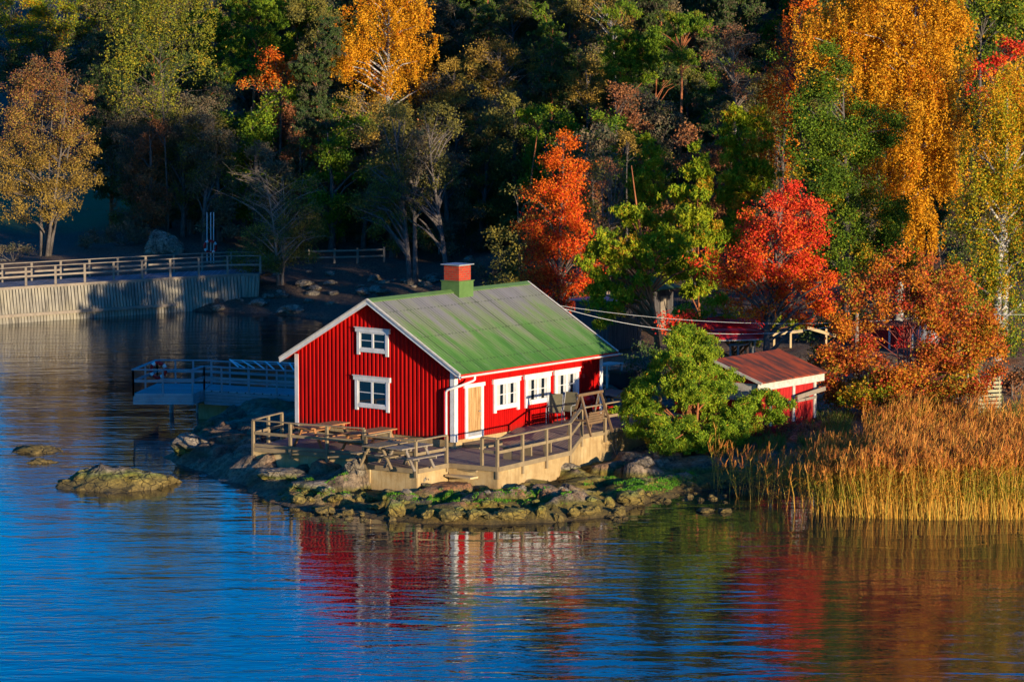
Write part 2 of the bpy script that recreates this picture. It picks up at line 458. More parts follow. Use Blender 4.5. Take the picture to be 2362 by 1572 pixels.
def height(X, Y):
    X = np.asarray(X, float); Y = np.asarray(Y, float)
    d = sdist(X, Y)
    num = 0; den = 0
    for x, y, z in CP:
        w_ = 1 / (((X-x)**2 + (Y-y)**2) + 1.0)**1.6
        num = num + w_*z; den = den + w_
    T = num / den
    n = wob(X, Y)
    rid = np.abs(((X*.35 + Y*.8 + n*0.8) % 1.3) / 1.3 - .5) * .5          # bedding steps of the bedrock
    dd = d + n * .35
    up = np.where(dd > 0, 0.10 + T * (1 - np.exp(-np.maximum(dd, 0) * 1.0)), 0)
    rough = np.clip(dd+.1, 0, .8) / .8 * (n * .10 + slabs(X, Y)*1.25)
    h = np.where(dd > 0, up + rough, np.maximum(-3.0, .10 + dd * .55))
    return h
def axis(segs):
    out = []
    for a, b, st in segs:
        out += list(np.arange(a, b, st))
    out.append(segs[-1][1]); return np.array(out)
gx = axis([(-900, -120, 60), (-120, -44, 4), (-44, -18, .5), (-18, 9, .11), (9, 24, .25), (24, 60, 1.5), (60, 120, 6), (120, 900, 60)])
gy = axis([(-200, 60, 40), (60, 92, 4), (92, 96, .3), (96, 108, .11), (108, 122, .25), (122, 200, .6), (200, 300, 5), (300, 900, 50)])
GX, GY = np.meshgrid(gx, gy)
GZ = height(GX, GY)
HM = lambda x, y: float(height(np.array([x]), np.array([y]))[0])
def gpt(u, v):
    """where the sight line through a picture point meets the ground"""
    r = ray(u, v)
    ys = np.arange(88, 300, .25)
    X = r[0]/r[1]*ys; Z = HC + r[2]/r[1]*ys
    H = np.maximum(height(X, ys), 0)
    k = np.argmax(Z <= H)
    return (X[k], ys[k], H[k])
def grid_mesh(name, GX, GY, GZ, mat, smooth=True):
    ny, nx = GX.shape
    me = bpy.data.meshes.new(name)
    co = np.stack([GX, GY, GZ], -1).reshape(-1, 3)
    idx = np.arange(nx*ny).reshape(ny, nx)
    q = np.stack([idx[:-1, :-1], idx[:-1, 1:], idx[1:, 1:], idx[1:, :-1]], -1).reshape(-1, 4)
    fill_mesh(me, co, q, mat, smooth)
    o = bpy.data.objects.new(name, me); COL.objects.link(o); return o
def fill_mesh(me, co, q, mat, smooth=False):
    k = q.shape[1]
    me.vertices.add(len(co)); me.vertices.foreach_set('co', co.astype(np.float32).ravel())
    me.loops.add(q.size); me.loops.foreach_set('vertex_index', q.astype(np.int32).ravel())
    me.polygons.add(len(q)); me.polygons.foreach_set('loop_start', (np.arange(len(q))*k).astype(np.int32))
    me.polygons.foreach_set('use_smooth', np.full(len(q), smooth))
    me.materials.append(mat); me.update(calc_edges=True)
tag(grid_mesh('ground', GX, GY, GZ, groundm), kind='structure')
wx = np.array([-900, 900.]); wy = np.array([-300, 900.])
WX, WY = np.meshgrid(wx, wy)
tag(grid_mesh('water', WX, WY, WX*0, waterm), kind='structure')

# ------------------------------------------------------------------ foliage engine
def leaf_mesh(name, C, size, colr, parent, aspect=.55, up=None, mat=None, rng=None, quat_dir=None):
    n = len(C); rng = rng or np.random.default_rng(1)
    a = rng.normal(size=(n, 3)) if quat_dir is None else quat_dir
    a /= np.linalg.norm(a, axis=1, keepdims=True) + 1e-9
    b = rng.normal(size=(n, 3)); b -= (b*a).sum(1, keepdims=True)*a; b /= np.linalg.norm(b, axis=1, keepdims=True) + 1e-9
    s_ = (size * rng.uniform(.65, 1.3, n))[:, None]
    p = np.stack([C - a*s_*.5, C + b*s_*.5*aspect + a*s_*.05, C + a*s_*.5, C - b*s_*.5*aspect + a*s_*.05], 1).reshape(-1, 3)
    q = np.arange(n*4).reshape(n, 4)
    me = bpy.data.meshes.new(name); fill_mesh(me, p, q, mat or leafm)
    at_ = me.attributes.new('leaf', 'FLOAT_COLOR', 'FACE')
    at_.data.foreach_set('color', np.concatenate([colr, np.ones((n, 1))], 1).astype(np.float32).ravel())
    o = bpy.data.objects.new(name, me); COL.objects.link(o)
    if parent: o.parent = parent
    return o
PAL = {
 'gold':   [(.62, .27, .010, 5), (.72, .36, .02, 3), (.42, .20, .012, 2), (.50, .14, .006, 1)],
 'orange': [(.70, .13, .008, 5), (.78, .20, .012, 3), (.45, .07, .008, 2)],
 'redor':  [(.72, .06, .012, 4), (.78, .12, .015, 4), (.5, .03, .01, 2), (.6, .2, .02, 1)],
 'red':    [(.70, .045, .018, 6), (.78, .09, .022, 4), (.5, .02, .012, 2), (.7, .17, .015, 1)],
 'pine':   [(.13, .21, .014, 5), (.20, .27, .015, 3), (.06, .12, .012, 3), (.22, .18, .02, 1)],
 'pinebright': [(.19, .29, .014, 5), (.29, .36, .02, 4), (.08, .15, .012, 2.5), (.42, .24, .02, 1)],
 'pineyel': [(.22, .29, .012, 5), (.32, .34, .014, 4), (.11, .18, .012, 2), (.44, .24, .015, 1.4)],
 'goldgreen': [(.56, .30, .012, 4), (.40, .31, .012, 4), (.24, .25, .012, 3), (.62, .24, .01, 2)],
 'green':  [(.15, .20, .014, 5), (.22, .26, .015, 3), (.06, .10, .012, 2.5), (.50, .28, .015, 2)],
 'darkgreen': [(.06, .10, .03, 5), (.09, .13, .03, 3), (.10, .08, .05, 3)],
 'yelgreen': [(.26, .28, .012, 5), (.42, .31, .012, 4), (.14, .19, .012, 3), (.50, .22, .01, 2)],
 'alder':  [(.10, .17, .012, 5), (.15, .21, .014, 3), (.05, .09, .012, 3), (.42, .26, .015, .9)],
 'muted':  [(.24, .23, .02, 5), (.15, .18, .02, 4), (.36, .25, .02, 2), (.10, .11, .02, 2)],
 'olive':  [(.17, .15, .035, 5), (.25, .20, .035, 3), (.10, .10, .03, 3)],
 'brown':  [(.26, .10, .045, 5), (.32, .13, .045, 3), (.12, .08, .045, 3)],
 'rust':   [(.40, .13, .03, 5), (.30, .15, .03, 4), (.45, .20, .03, 2), (.40, .07, .03, 2)],
 'yelbrown': [(.38, .24, .04, 5), (.28, .18, .035, 3), (.20, .12, .03, 2)],
 'bush':   [(.54, .18, .015, 4), (.44, .10, .02, 4), (.32, .22, .02, 3), (.45, .05, .02, 2)],
 'dusk':   [(.15, .115, .07, 5), (.21, .15, .08, 3), (.09, .10, .055, 3)],
}
def colours(pal, n, rng, clump=None):
    P = np.array(PAL[pal]); p = P[:, 3] / P[:, 3].sum()
    if clump is None: i = rng.choice(len(P), n, p=p)
    else:
        ci = rng.choice(len(P), clump.max()+1, p=p)
        i = np.where(rng.random(n) < .55, ci[clump], rng.choice(len(P), n, p=p))
    c = P[i, :3] * rng.uniform(.75, 1.25, (n, 1))
    return np.clip(c, 0, .85)
def blob_points(blobs, per_m2, rng, kind):
    """blobs: (dx, dy, dz, rx, ry, rz, dens). Returns leaf centres, clump ids, clump centres."""
    C = []; I = []; K = []
    for (bx, by, bz, rx, ry, rz, dn) in blobs:
        area = math.pi * rx * rz
        nc = max(4, int(area * {'pine': 4.4, 'birch': 3.4}.get(kind, 3.6)))
        if kind == 'pine': dn = dn * 2
        d = rng.normal(size=(nc, 3)); d /= np.linalg.norm(d, axis=1, keepdims=True)
        rr = rng.uniform(.25, 1.08, (nc, 1)) ** .55
        cc = d * rr * np.array([rx, ry, rz]) + np.array([bx, by, bz])
        n = int(area * per_m2 * dn)
        wgt = rng.uniform(.3, 1.7, nc); wgt /= wgt.sum()
        ci = rng.choice(nc, n, p=wgt)
        sg = .16 * (rx * rz) ** .5 * .55 + .17
        sg = min(sg, .62)*.80
        if kind == 'birch':
            hang = rng.integers(0, 7, n)                      # strands under every clump
            st = rng.normal(size=(nc*7, 3)) * np.array([sg*1.1, sg*1.1, sg*.5])
            q = cc[ci] + st[ci*7 + hang]
            t = rng.random(n)
            q = q + np.stack([rng.normal(size=n)*.07, rng.normal(size=n)*.07, -t*1.15*(.6+.8*((ci*7+hang) % 5)/5) + .35], 1)
        elif kind == 'pine':
            tf = rng.integers(0, 14, n)
            st = rng.normal(size=(nc*14, 3)) * np.array([sg*1.05, sg*1.05, sg*.55])
            q = cc[ci] + st[ci*14 + tf] + rng.normal(size=(n, 3)) * .065
        else:
            q = cc[ci] + rng.normal(size=(n, 3)) * np.array([sg, sg, sg*.75])
        C.append(q); I.append(ci + (K and sum(len(k) for k in K) or 0)); K.append(cc)
    return np.concatenate(C), np.concatenate(I), np.concatenate(K)
def trunk_mesh(parent, H, r, K, mat, rng, stems=1, nl=26, spread=.0, twigs=0, lean=0, top=None, name='trunk'):
    mb = MB(); stemlines = []
    topc = np.array([K[:, 0].mean(), K[:, 1].mean(), 0])
    for s_ in range(stems):
        off = (rng.normal(size=2) * spread) if stems > 1 else np.zeros(2)
        pts = []; m = 9
        ph = rng.uniform(0, 6, 2)
        for i in range(m):
            t = i / (m-1)
            pts.append((off[0]*(.25+t) + topc[0]*t**1.3 + .12*r*8*math.sin(t*4+ph[0])*t, off[1]*(.25+t) + topc[1]*t**1.3 + .8*r*math.sin(t*5+ph[1])*t, -0.25 + t*(H*.90+.25)))
        rad = [r * (1.25 if i == 0 else 1) * (1-.88*(i/(m-1))) / (stems**.4) for i in range(m)]
        mb.tube(pts, rad, 8); stemlines.append((np.array(pts), rad))
    order = rng.permutation(len(K))[:nl]
    for j, k in enumerate(order):
        e = K[k]; sl, rad = stemlines[j % stems]
        hz = max(.12*H, e[2] - rng.uniform(.25, .6) * (abs(e[0])+abs(e[1])+1.0) * .9)
        t = min(.93, hz/(H*.9)); f_ = t*8; i = int(f_)
        a = sl[i] + (sl[min(i+1, 8)]-sl[i])*(f_-i)
        mid = (a+e)/2 + np.array([0, 0, .12*np.linalg.norm(e-a)]) + rng.normal(size=3)*.1
        r0 = min(.6*rad[i], .03 + .018*np.linalg.norm(e-a)) + .006
        mb.tube([a, mid, e], [r0, r0*.6, r0*.18], 5, False)
        for _ in range(twigs):
            d = rng.normal(size=3)*np.array([.6, .6, .45]); d[2] = abs(d[2])*.9
            s0 = mid + (e-mid)*rng.random()
            mb.tube([s0, s0+d*.5+rng.normal(size=3)*.05, s0+d], [r0*.35, r0*.22, .004], 3, False)
    return mb.build(name, mat, parent, True)
def build_tree(name, label, cat, base, blobs, kind='leafy', pal='green', leaf=.13, dens=420, r=.16, bark_=None, group=None, seed=1, stems=1, nl=26, spread=.25, twigs=0, pal2=None, H=None):
    rng = np.random.default_rng(seed)
    root = thing(name, label, cat, base, 0, group)
    C, I, K = blob_points(blobs, dens, rng, kind)
    H = H or max(b[2]+b[5]*.8 for b in blobs)
    keep = C[:, 2] > .15; C = C[keep]; I = I[keep]
    trunk_mesh(root, H, r, K, bark_ or barkgrey, rng, stems, nl, spread, twigs)
    cl = colours(pal, len(C), rng, I)
    if pal2:                                   # (palette, lowest height share, mixing width): the lower crown takes this second leaf colour
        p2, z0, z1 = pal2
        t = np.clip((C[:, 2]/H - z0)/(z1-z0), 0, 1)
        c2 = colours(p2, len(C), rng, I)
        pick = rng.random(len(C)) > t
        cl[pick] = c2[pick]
    if kind == 'pine':
        d = rng.normal(size=(len(C), 3)); d[:, 2] = np.abs(d[:, 2])*1.0 + .3
        leaf_mesh('crown', C, leaf*1.35, cl, root, .30, rng=rng, quat_dir=d)
    else:
        leaf_mesh('crown', C, leaf, cl, root, .62, rng=rng)
    return root
PPM = lambda y: F / y / 1.0025
def ptree(name, label, cat, u, v, blobs, depth=None, **k):
    """tree given by its foot in the picture (or its distance) and its crown masses"""
    if depth is None: b = gpt(u, v)
    else:
        x = ray(u, 800)[0]/ray(u, 800)[1]*depth
        b = (x, depth, HM(x, depth))
    if b[1] > 150: k['leaf'] = k.get('leaf', .13)*.74; k['dens'] = k.get('dens', 420)*1.75
    out = []
    for q in blobs:
        uu, vv, ru, rv = q[:4]; dy = q[4] if len(q) > 4 else 0; dn = q[5] if len(q) > 5 else 1
        p = aty(uu, vv, b[1] + dy); s_ = PPM(b[1]+dy)
        out.append((p[0]-b[0], dy, p[2]-b[2], ru/s_, min(ru/s_, 3.2)*.9, rv/s_, dn))
    return build_tree(name, label, cat, b, out, **k)

# ------------------------------------------------------------------ the red house (local x along the long wall, y along the gable, outside = -x / -y)
HX, HY, HZ = -2.002, 102.31, 1.4
HR = R(90 - 38.306)
WG, WL, EH, RH = 7.394, 8.542, 2.647, 4.709
SL = (RH - EH) / (WG / 2)
RO = [math.sin(R(38.306)), math.cos(R(38.306))]
def hw(x, y):
    return (HX + x*RO[0] - y*RO[1], HY + x*RO[1] + y*RO[0])
def loc(u, v, z):
    p = at(u, v, z); dx, dy = p[0]-HX, p[1]-HY
    return (dx*RO[0] + dy*RO[1], -dx*RO[1] + dy*RO[0])
rz = lambda y: EH + SL * (y if y < WG/2 else WG - y)

def plank_mat(name, axis_, pitch, c1, c2, c3):
    m = N(name, .85)
    s_ = m.n('ShaderNodeSeparateXYZ'); m.l(m.tc.outputs['Object'], s_.inputs[0])
    q = m.math('DIVIDE', s_.outputs[axis_], pitch)
    fr = m.math('FRACT', m.math('ADD', q, 100)); fl = m.math('FLOOR', q)
    wn = m.n('ShaderNodeTexWhiteNoise', noise_dimensions='1D'); m.l(fl, wn.inputs['W'])
    sc = (1, 6, 1) if axis_ == 1 else (6, 1, 1)
    a = m.noise(m.map(sc), 2, 6)
    c = m.mix(wn.outputs['Value'], c1, c2)
    c = m.mix(m.ramp(a, [(.4, 0), (.7, .6)]), c, c3)
    gap = m.ramp(m.math('ABSOLUTE', m.math('ADD', fr, -.5)), [(.42, 0), (.46, 1)])
    c = m.mix(gap, c, (.02, .015, .012))
    m.col(c); m.bump(m.math('ADD', m.math('MULTIPLY', gap, -1), a), .5, .02)
    return m.m
deckm = plank_mat('deck_planks', 1, .145, (.22, .15, .11), (.30, .21, .15), (.16, .115, .09))
jettym = plank_mat('jetty_planks', 1, .15, (.30, .30, .30), (.42, .42, .42), (.2, .2, .21))
pierm = plank_mat('pier_planks', 0, .15, (.16, .16, .17), (.26, .26, .27), (.09, .09, .10))

house = thing('red_house', 'red timber house with white trim and a mossy green metal roof on the rocky point', 'house', (HX, HY, HZ), HR)
# gable wall of wide boards and battens
mb = MB()
T_ = .12
mb.v += [(0, 0, 0), (0, WG, 0), (0, WG, EH-.05), (0, WG/2, RH-.05), (0, 0, EH-.05), (T_, 0, 0), (T_, WG, 0), (T_, WG, EH-.05), (T_, WG/2, RH-.05), (T_, 0, EH-.05)]
mb.f += [(0, 1, 2, 3, 4), (9, 8, 7, 6, 5)]
k = 0
sp = WG / 39
for i in range(39):
    y0 = i*sp + .045; y1 = y0 + sp*.5
    z0, z1 = rz(y0)-.07, rz(y1)-.07
    n = len(mb.v)
    b_ = .012
    mb.v += [(0, y0-b_, 0), (0, y1+b_, 0), (0, y1+b_, z1), (0, y0-b_, z0), (-.032, y0+b_, 0), (-.032, y1-b_, 0), (-.032, y1-b_, z1), (-.032, y0+b_, z0)]
    mb.f += [(n+4, n+7, n+6, n+5), (n, n+3, n+7, n+4), (n+1, n+5, n+6, n+2), (n+4, n+5, n+1, n), (n+3, n+2, n+6, n+7)]
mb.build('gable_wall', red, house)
mb = MB()
for yy, s_ in ((0, -1), (WG, 1)):
    mb.box(.12, WL, min(yy, yy-s_*.12), max(yy, yy-s_*.12), 0, EH-.05)
    nb = 71
    for i in range(nb):
        x0 = .02 + i*WL/nb
        mb.box(x0, x0+WL/nb-.028, yy if s_ > 0 else yy-.014, yy+.014 if s_ > 0 else yy, 0.0, EH-.06)
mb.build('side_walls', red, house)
mb = MB(); mb.v += [(WL, 0, 0), (WL, WG, 0), (WL, WG, EH-.05), (WL, WG/2, RH-.05), (WL, 0, EH-.05)]; mb.f += [(4, 3, 2, 1, 0)]
for i in range(39):
    y0 = i*sp + .05; y1 = y0 + sp*.5
    mb.box(WL+.001, WL+.03, y0, y1, 0, min(rz(y0), rz(y1))-.08)
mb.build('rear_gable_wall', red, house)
MB().box(.03, WL-.03, .03, WG-.03, -1.6, -.004).build('foundation', concrete, house)
# roof
roof = None
for side_ in (0, 1):
    xs = np.arange(-.307, WL+.308, .0165)
    t = np.linspace(0, 1, 7)
    X, Tt = np.meshgrid(xs, t)
    Yv = (-.50 + Tt*(WG/2+.50)) if side_ == 0 else (WG+.50 - Tt*(WG/2+.50))
    Zv = EH - SL*.50 + Tt*(RH - EH + SL*.50) + .012*np.sin(2*np.pi*X/.083)
    seam = np.abs(((X+.307) % .76) - .38) < .012
    Zv = Zv + seam*.020
    me = bpy.data.meshes.new('roof')
    co = np.stack([X, Yv, Zv], -1).reshape(-1, 3); ny, nx = X.shape
    idx = np.arange(nx*ny).reshape(ny, nx)
    q = np.stack([idx[:-1, :-1], idx[:-1, 1:], idx[1:, 1:], idx[1:, :-1]], -1).reshape(-1, 4)
    if side_: q = q[:, ::-1]
    fill_mesh(me, co, q, roofm, True)
    o = bpy.data.objects.new('roof', me); COL.objects.link(o); o.parent = house
    if side_ == 0: roof = o
    mb = MB()        # boarding under the sheet
    ya, yb = (-.47, WG/2) if side_ == 0 else (WG+.47, WG/2)
    za, zb_ = EH-SL*.47-.03, RH-.03
    n = len(mb.v)
    for zz in (0, -.045):
        mb.v += [(-.28, ya, za+zz), (WL+.28, ya, za+zz), (WL+.28, yb, zb_+zz), (-.28, yb, zb_+zz)]
    mb.f += [(0, 1, 2, 3), (7, 6, 5, 4), (0, 4, 5, 1), (1, 5, 6, 2), (3, 2, 6, 7), (0, 3, 7, 4)]
    mb.build('soffit', redtrim, house)
mb = MB()
for s_ in (-1, 1):
    n = len(mb.v)
    for x in (-.33, WL+.33):
        mb.v += [(x, WG/2, RH+.055), (x, WG/2+s_*.17, RH+.055-.17*SL-.005), (x, WG/2+s_*.17, RH+.02-.17*SL), (x, WG/2, RH+.02)]
    mb.f += [(n, n+1, n+5, n+4), (n+3, n+7, n+6, n+2), (n+1, n+2, n+6, n+5), (n, n+3, n+2, n+1), (n+4, n+5, n+6, n+7)]
mb.build('ridge_cap', roofgreen, roof)
def rake(x, side_, mat, dz0, dz1, th=.035, nm='bargeboard'):
    ya, yb = (-.53, WG/2) if side_ == 0 else (WG+.53, WG/2)
    mb = MB(); za, zb_ = EH-SL*.53, RH
    mb.v += [(x, ya, za+dz0), (x, yb, zb_+dz0), (x, yb, zb_+dz1), (x, ya, za+dz1), (x+th, ya, za+dz0), (x+th, yb, zb_+dz0), (x+th, yb, zb_+dz1), (x+th, ya, za+dz1)]
    mb.f += [(0, 1, 2, 3), (7, 6, 5, 4), (0, 4, 5, 1), (1, 5, 6, 2), (2, 6, 7, 3), (3, 7, 4, 0)]
    return mb.build(nm, mat, house)
for s_ in (0, 1):
    rake(-.345, s_, white, -.15, .03)
    rake(-.375, s_, sidewhite, -.01, .055, .085, 'verge_strip')
    rake(WL+.31, s_, redtrim, -.15, .02)
    rake(WL+.30, s_, sidewhite, .022, .055, .07, 'verge_strip')
# corner boards
for (x0, x1, y0, y1) in ((-.045, -.012, .0, .15), (-.045, .14, -.045, -.015), (-.05, -.012, WG-.13, WG+.045), (-.012, .12, WG+.015, WG+.045), (WL-.13, WL+.045, -.045, -.015), (WL+.031, WL+.06, -.012, .13)):
    MB().box(x0, x1, y0, y1, -.06, (EH-.12)).build('corner_board', white, house)
# eaves: fascia, gutter, downpipe
MB().box(-.28, WL+.28, -.515, -.485, EH-SL*.5-.15, EH-SL*.5-.03).build('fascia', redtrim, house)
mb = MB(); n = 9
for i, x in enumerate((-.38, WL+.45)):
    for j in range(n):
        a = math.pi*j/(n-1)
        mb.v.append((x, -.575-.062*math.cos(a), EH-SL*.5-.055-.062*math.sin(a)))
for j in range(n-1): mb.f.append((j, j+1, n+j+1, n+j))
gut = mb.build('gutter', white, house, True)
mb = MB(); zg = EH-SL*.5-.12
mb.tube([(.42, -.575, zg+.03), (.42, -.575, zg-.10), (.36, -.53, zg-.16), (.02, -.22, zg-.33), (-.11, -.10, zg-.38), (-.12, .20, zg-.47), (-.12, .27, zg-.56), (-.12, .27, .2), (-.12, .27, -.22), (-.24, .27, -.28)], .043, 10)
mb.build('downpipe', white, house, True)

def tf(wall):
    if wall == 'side': return lambda s_, o_, z: (s_, -o_, z)
    return lambda s_, o_, z: (-o_, s_, z)
def window(wall, s0, s1, z0, z1, lights=2, curt=True, open_=False):
    f = tf(wall)
    fr = MB(); o0 = .045
    cw = .13
    fr.box(s0, s0+cw, o0-.03, o0+.035, z0-.10, z1-.15, f); fr.box(s1-cw, s1, o0-.03, o0+.035, z0-.10, z1-.15, f)
    fr.box(s0-.06, s1+.06, o0-.03, o0+.050, z1-.15, z1, f); fr.box(s0+cw, s1-cw, o0-.03, o0+.03, z0, z0+.12, f)
    fr.box(s0-.09, s1+.09, o0+.0, o0+.085, z1, z1+.025, f)
    fr_o = fr.build('window', white, house)
    sa = MB(); a0, a1, b0, b1 = s0+cw, s1-cw, z0+.12, z1-.15
    t = .045; mid = (a0+a1)/2
    sa.box(a0, a0+t, .03, .062, b0, b1, f); sa.box(a1-t, a1, .03, .062, b0, b1, f); sa.box(a0+t, a1-t, .03, .062, b0, b0+t, f); sa.box(a0+t, a1-t, .03, .062, b1-t, b1, f)
    sa.box(mid-.045, mid+.045, .03, .066, b0+t, b1-t, f)
    mz = (b0+b1)/2
    for c0, c1 in ((a0+t, mid-.045), (mid+.045, a1-t)):
        sa.box(c0, c1, .036, .058, mz-.014, mz+.014, f)
    sa.build('sash', white, fr_o)
    MB().box(a0+.02, a1-.02, .0, .040, b0+.02, b1-.02, f).build('pane', glass, fr_o)
    if curt:
        cu = MB()
        for c0, c1 in ((a0+t, mid-.045), (mid+.045, a1-t)):
            w_ = (c1-c0)
            for (p0, p1) in ((0, .36), (.70, .97)):
                n_ = 7
                xs_ = [c0+w_*(p0+(p1-p0)*i/n_) for i in range(n_+1)]
                n = len(cu.v)
                for i, x in enumerate(xs_):
                    cu.v += [f(x, .0425+.004*(i % 2), b0+.05), f(x+.01, .0425+.004*(i % 2), b1-.05)]
                for i in range(n_): cu.f.append((n+2*i, n+2*i+2, n+2*i+3, n+2*i+1))
        cu.build('curtain', curtain, fr_o)
    return fr_o
window('side', 2.13, 3.58, .84, 1.92)
window('side', 3.92, 5.37, .84, 1.92)
window('side', 5.66, 7.08, .84, 1.92)
window('gable', 2.93, 4.52, .84, 1.96, curt=False)
window('gable', 2.95, 4.42, 2.82, 3.68, curt=False)
# door
f = tf('side')
dr = MB(); dr.box(.55, .69, -.01, .06, 0, 1.78, f); dr.box(1.43, 1.56, -.01, .06, 0, 1.78, f); dr.box(.48, 1.63, -.01, .075, 1.78, 1.91, f)
dr.box(.69, 1.43, -.01, .07, -.02, .07, f)
dcas = dr.build('door_casing', white, house)
dl = MB()
for i in range(7): dl.box(.695+i*.105, .695+i*.105+.098, -.01, .022, .07, 1.775, f)
dl.box(.69, 1.43, -.012, .016, .07, 1.775, f)
dleaf = dl.build('door', doorwood, house)
MB().box(1.36, 1.39, .022, .07, .88, .93, f).box(1.28, 1.40, .055, .075, .895, .915, f).build('handle', greymetal, dleaf)
MB().box(.695, 1.425, .024, .034, .08, .19, f).build('kick_plate', greymetal, dleaf)
# chimney: sheet metal collar, brick stack, cover
cx0, cx1, cy0, cy1 = 4.28, 5.10, WG/2-.42, WG/2+.42
ch = MB().box(cx0, cx1, cy0, cy1, RH-.35, RH+.34).build('chimney', roofgreen, house)
MB().box(cx0-.03, cx1+.03, cy0-.03, cy1+.03, RH+.34, RH+.37).build('collar', roofgreen, ch)
MB().box(cx0+.07, cx1-.07, cy0+.07, cy1-.07, RH+.37, RH+.91).build('brick_stack', brick, ch)
MB().box(cx0-.02, cx1+.02, cy0-.02, cy1+.02, RH+.935, RH+.965).box(cx0+.1, cx1-.1, cy0+.1, cy1-.1, RH+.91, RH+.935).build('cap', greymetal, ch)
MB().box(7.32, 7.46, -.06, -.016, 1.50, 1.64).build('wall_lamp', redtrim, house)

# ------------------------------------------------------------------ the deck
deck = thing('wooden_deck', 'weathered wooden deck with railings on a stained concrete wall around the red house', 'deck', (HX, HY, 0), HR)
DZ, UZ = 1.12, 1.48
lowp = [(-4.0, 5.75), (-3.22, 1.34), (-3.42, .10), (-4.65, .09), (-4.41, -2.03), (-2.72, -1.97), (-2.42, -3.87), (2.13, -3.42), (2.13, -.03), (-.03, -.03), (-.03, WG), (-1.83, 6.31)]
MB().prism(lowp, DZ-.05, DZ).build('planking', deckm, deck)
mb = MB()          # ramp and upper floor
mb.v += [(2.14, -3.42, DZ-.05), (3.5, -2.9, UZ-.05), (3.5, -.03, UZ-.05), (2.14, -.03, DZ-.05), (2.14, -3.42, DZ), (3.5, -2.9, UZ), (3.5, -.03, UZ), (2.14, -.03, DZ)]
mb.f += [(3, 2, 1, 0), (4, 5, 6, 7), (0, 1, 5, 4), (1, 2, 6, 5), (2, 3, 7, 6), (3, 0, 4, 7)]
mb.prism([(3.505, -2.9), (9.0, -2.72), (9.0, -.03), (3.505, -.03)], UZ-.05, UZ)
mb.prism([(8.6, -.028), (10.4, -.028), (10.4, -2.72), (9.005, -2.72), (9.005, -.026)], UZ-.052, UZ-.002)
mb.build('planking', deckm, deck)
def wallrun(pts, z1, th, name, mat, z0, off=0.0):
    mb = MB()
    for a, b in zip(pts[:-1], pts[1:]):
        A = Vector((*a[:2], 0)); B = Vector((*b[:2], 0)); d = (B-A).normalized(); nrm = Vector((d.y, -d.x, 0))
        za, zb_ = (a[2] if len(a) > 2 else z1), (b[2] if len(b) > 2 else z1)
        A2 = A + nrm*off; B2 = B + nrm*off; A3 = A2 - nrm*th; B3 = B2 - nrm*th
        n = len(mb.v)
        mb.v += [(A2.x, A2.y, z0 if z0 > -5 else za+z0+10), (B2.x, B2.y, z0 if z0 > -5 else zb_+z0+10), (B3.x, B3.y, z0 if z0 > -5 else zb_+z0+10), (A3.x, A3.y, z0 if z0 > -5 else za+z0+10),
                 (A2.x, A2.y, za), (B2.x, B2.y, zb_), (B3.x, B3.y, zb_), (A3.x, A3.y, za)]
        mb.f += [(n+3, n+2, n+1, n), (n+4, n+5, n+6, n+7), (n, n+1, n+5, n+4), (n+1, n+2, n+6, n+5), (n+2, n+3, n+7, n+6), (n+3, n, n+4, n+7)]
    return mb.build(name, mat, deck)
edge = [(-1.83, 6.31, DZ), (-4.0, 5.75, DZ), (-3.22, 1.34, DZ), (-3.42, .10, DZ), (-4.65, .09, DZ), (-4.41, -2.03, DZ), (-2.72, -1.97, DZ), (-2.42, -3.87, DZ), (2.13, -3.42, DZ), (3.5, -2.9, UZ), (9.0, -2.72, UZ)]
# outline runs counter-clockwise seen from above with the outside on its left; mirror the offset sign
wallrun([(x, y, z-.055) for x, y, z in edge], 0, .22, 'foundation_wall', concrete, .1, -.02)
wallrun([(x, y, z+.004) for x, y, z in edge], 0, .045, 'rim_board', woodrail, -10.16, .05)
def rail_run(pts, h=.95, mids=(.48,), post_down=.30, mat=woodrail, parent=deck, skip_first=False, capw=.12, psz=.09):
    for i, p in enumerate(pts):
        if i == 0 and skip_first: continue
        MB().box(p[0]-psz/2, p[0]+psz/2, p[1]-psz/2, p[1]+psz/2, p[2]-post_down, p[2]+h-.03).build('post', mat, parent)
    for a, b in zip(pts[:-1], pts[1:]):
        MB().bar((a[0], a[1], a[2]+h), (b[0], b[1], b[2]+h), capw, .04).build('handrail', mat, parent)
        for m_ in mids:
            MB().bar((a[0], a[1], a[2]+m_), (b[0], b[1], b[2]+m_), .035, .10).build('mid_rail', mat, parent)
rail_run([(-1.95, 6.33, DZ), (-2.9, 6.1, DZ), (-4.02, 5.78, DZ)])
rail_run([(-4.02, 5.78, DZ), (-3.83, 4.20, DZ), (-3.55, 2.75, DZ), (-3.27, 1.30, DZ)], skip_first=True, mids=(.50, .08))
rail_run([(-4.62, .05, DZ), (-4.45, -2.0, DZ)], mids=(.48,))
rail_run([(-3.3, .12, DZ), (-4.62, .05, DZ)], mids=(.48,))
rail_run([(-4.45, -2.0, DZ), (-2.80, -1.96, DZ)], skip_first=True)
rail_run([(-2.44, -3.2, DZ), (-2.42, -3.84, DZ), (-.91, -3.72, DZ), (.57, -3.60, DZ), (2.13, -3.42, DZ), (3.45, -2.93, UZ), (4.9, -2.88, UZ), (6.3, -2.84, UZ)], post_down=.42)
rail_run([(6.3, -2.84, UZ), (8.4, -2.78, UZ)], skip_first=True)
MB().box(-3.0, -2.58, -3.15, -2.05, DZ-.42, DZ-.36).build('step', woodnew, deck)
MB().box(-2.65, -2.5, -3.10, -2.1, DZ-.22, DZ-.17).build('step', woodrail, deck)
MB().box(.45, 1.75, -.75, -.05, DZ+.002, DZ+.16).build('door_step', woodrail, deck)

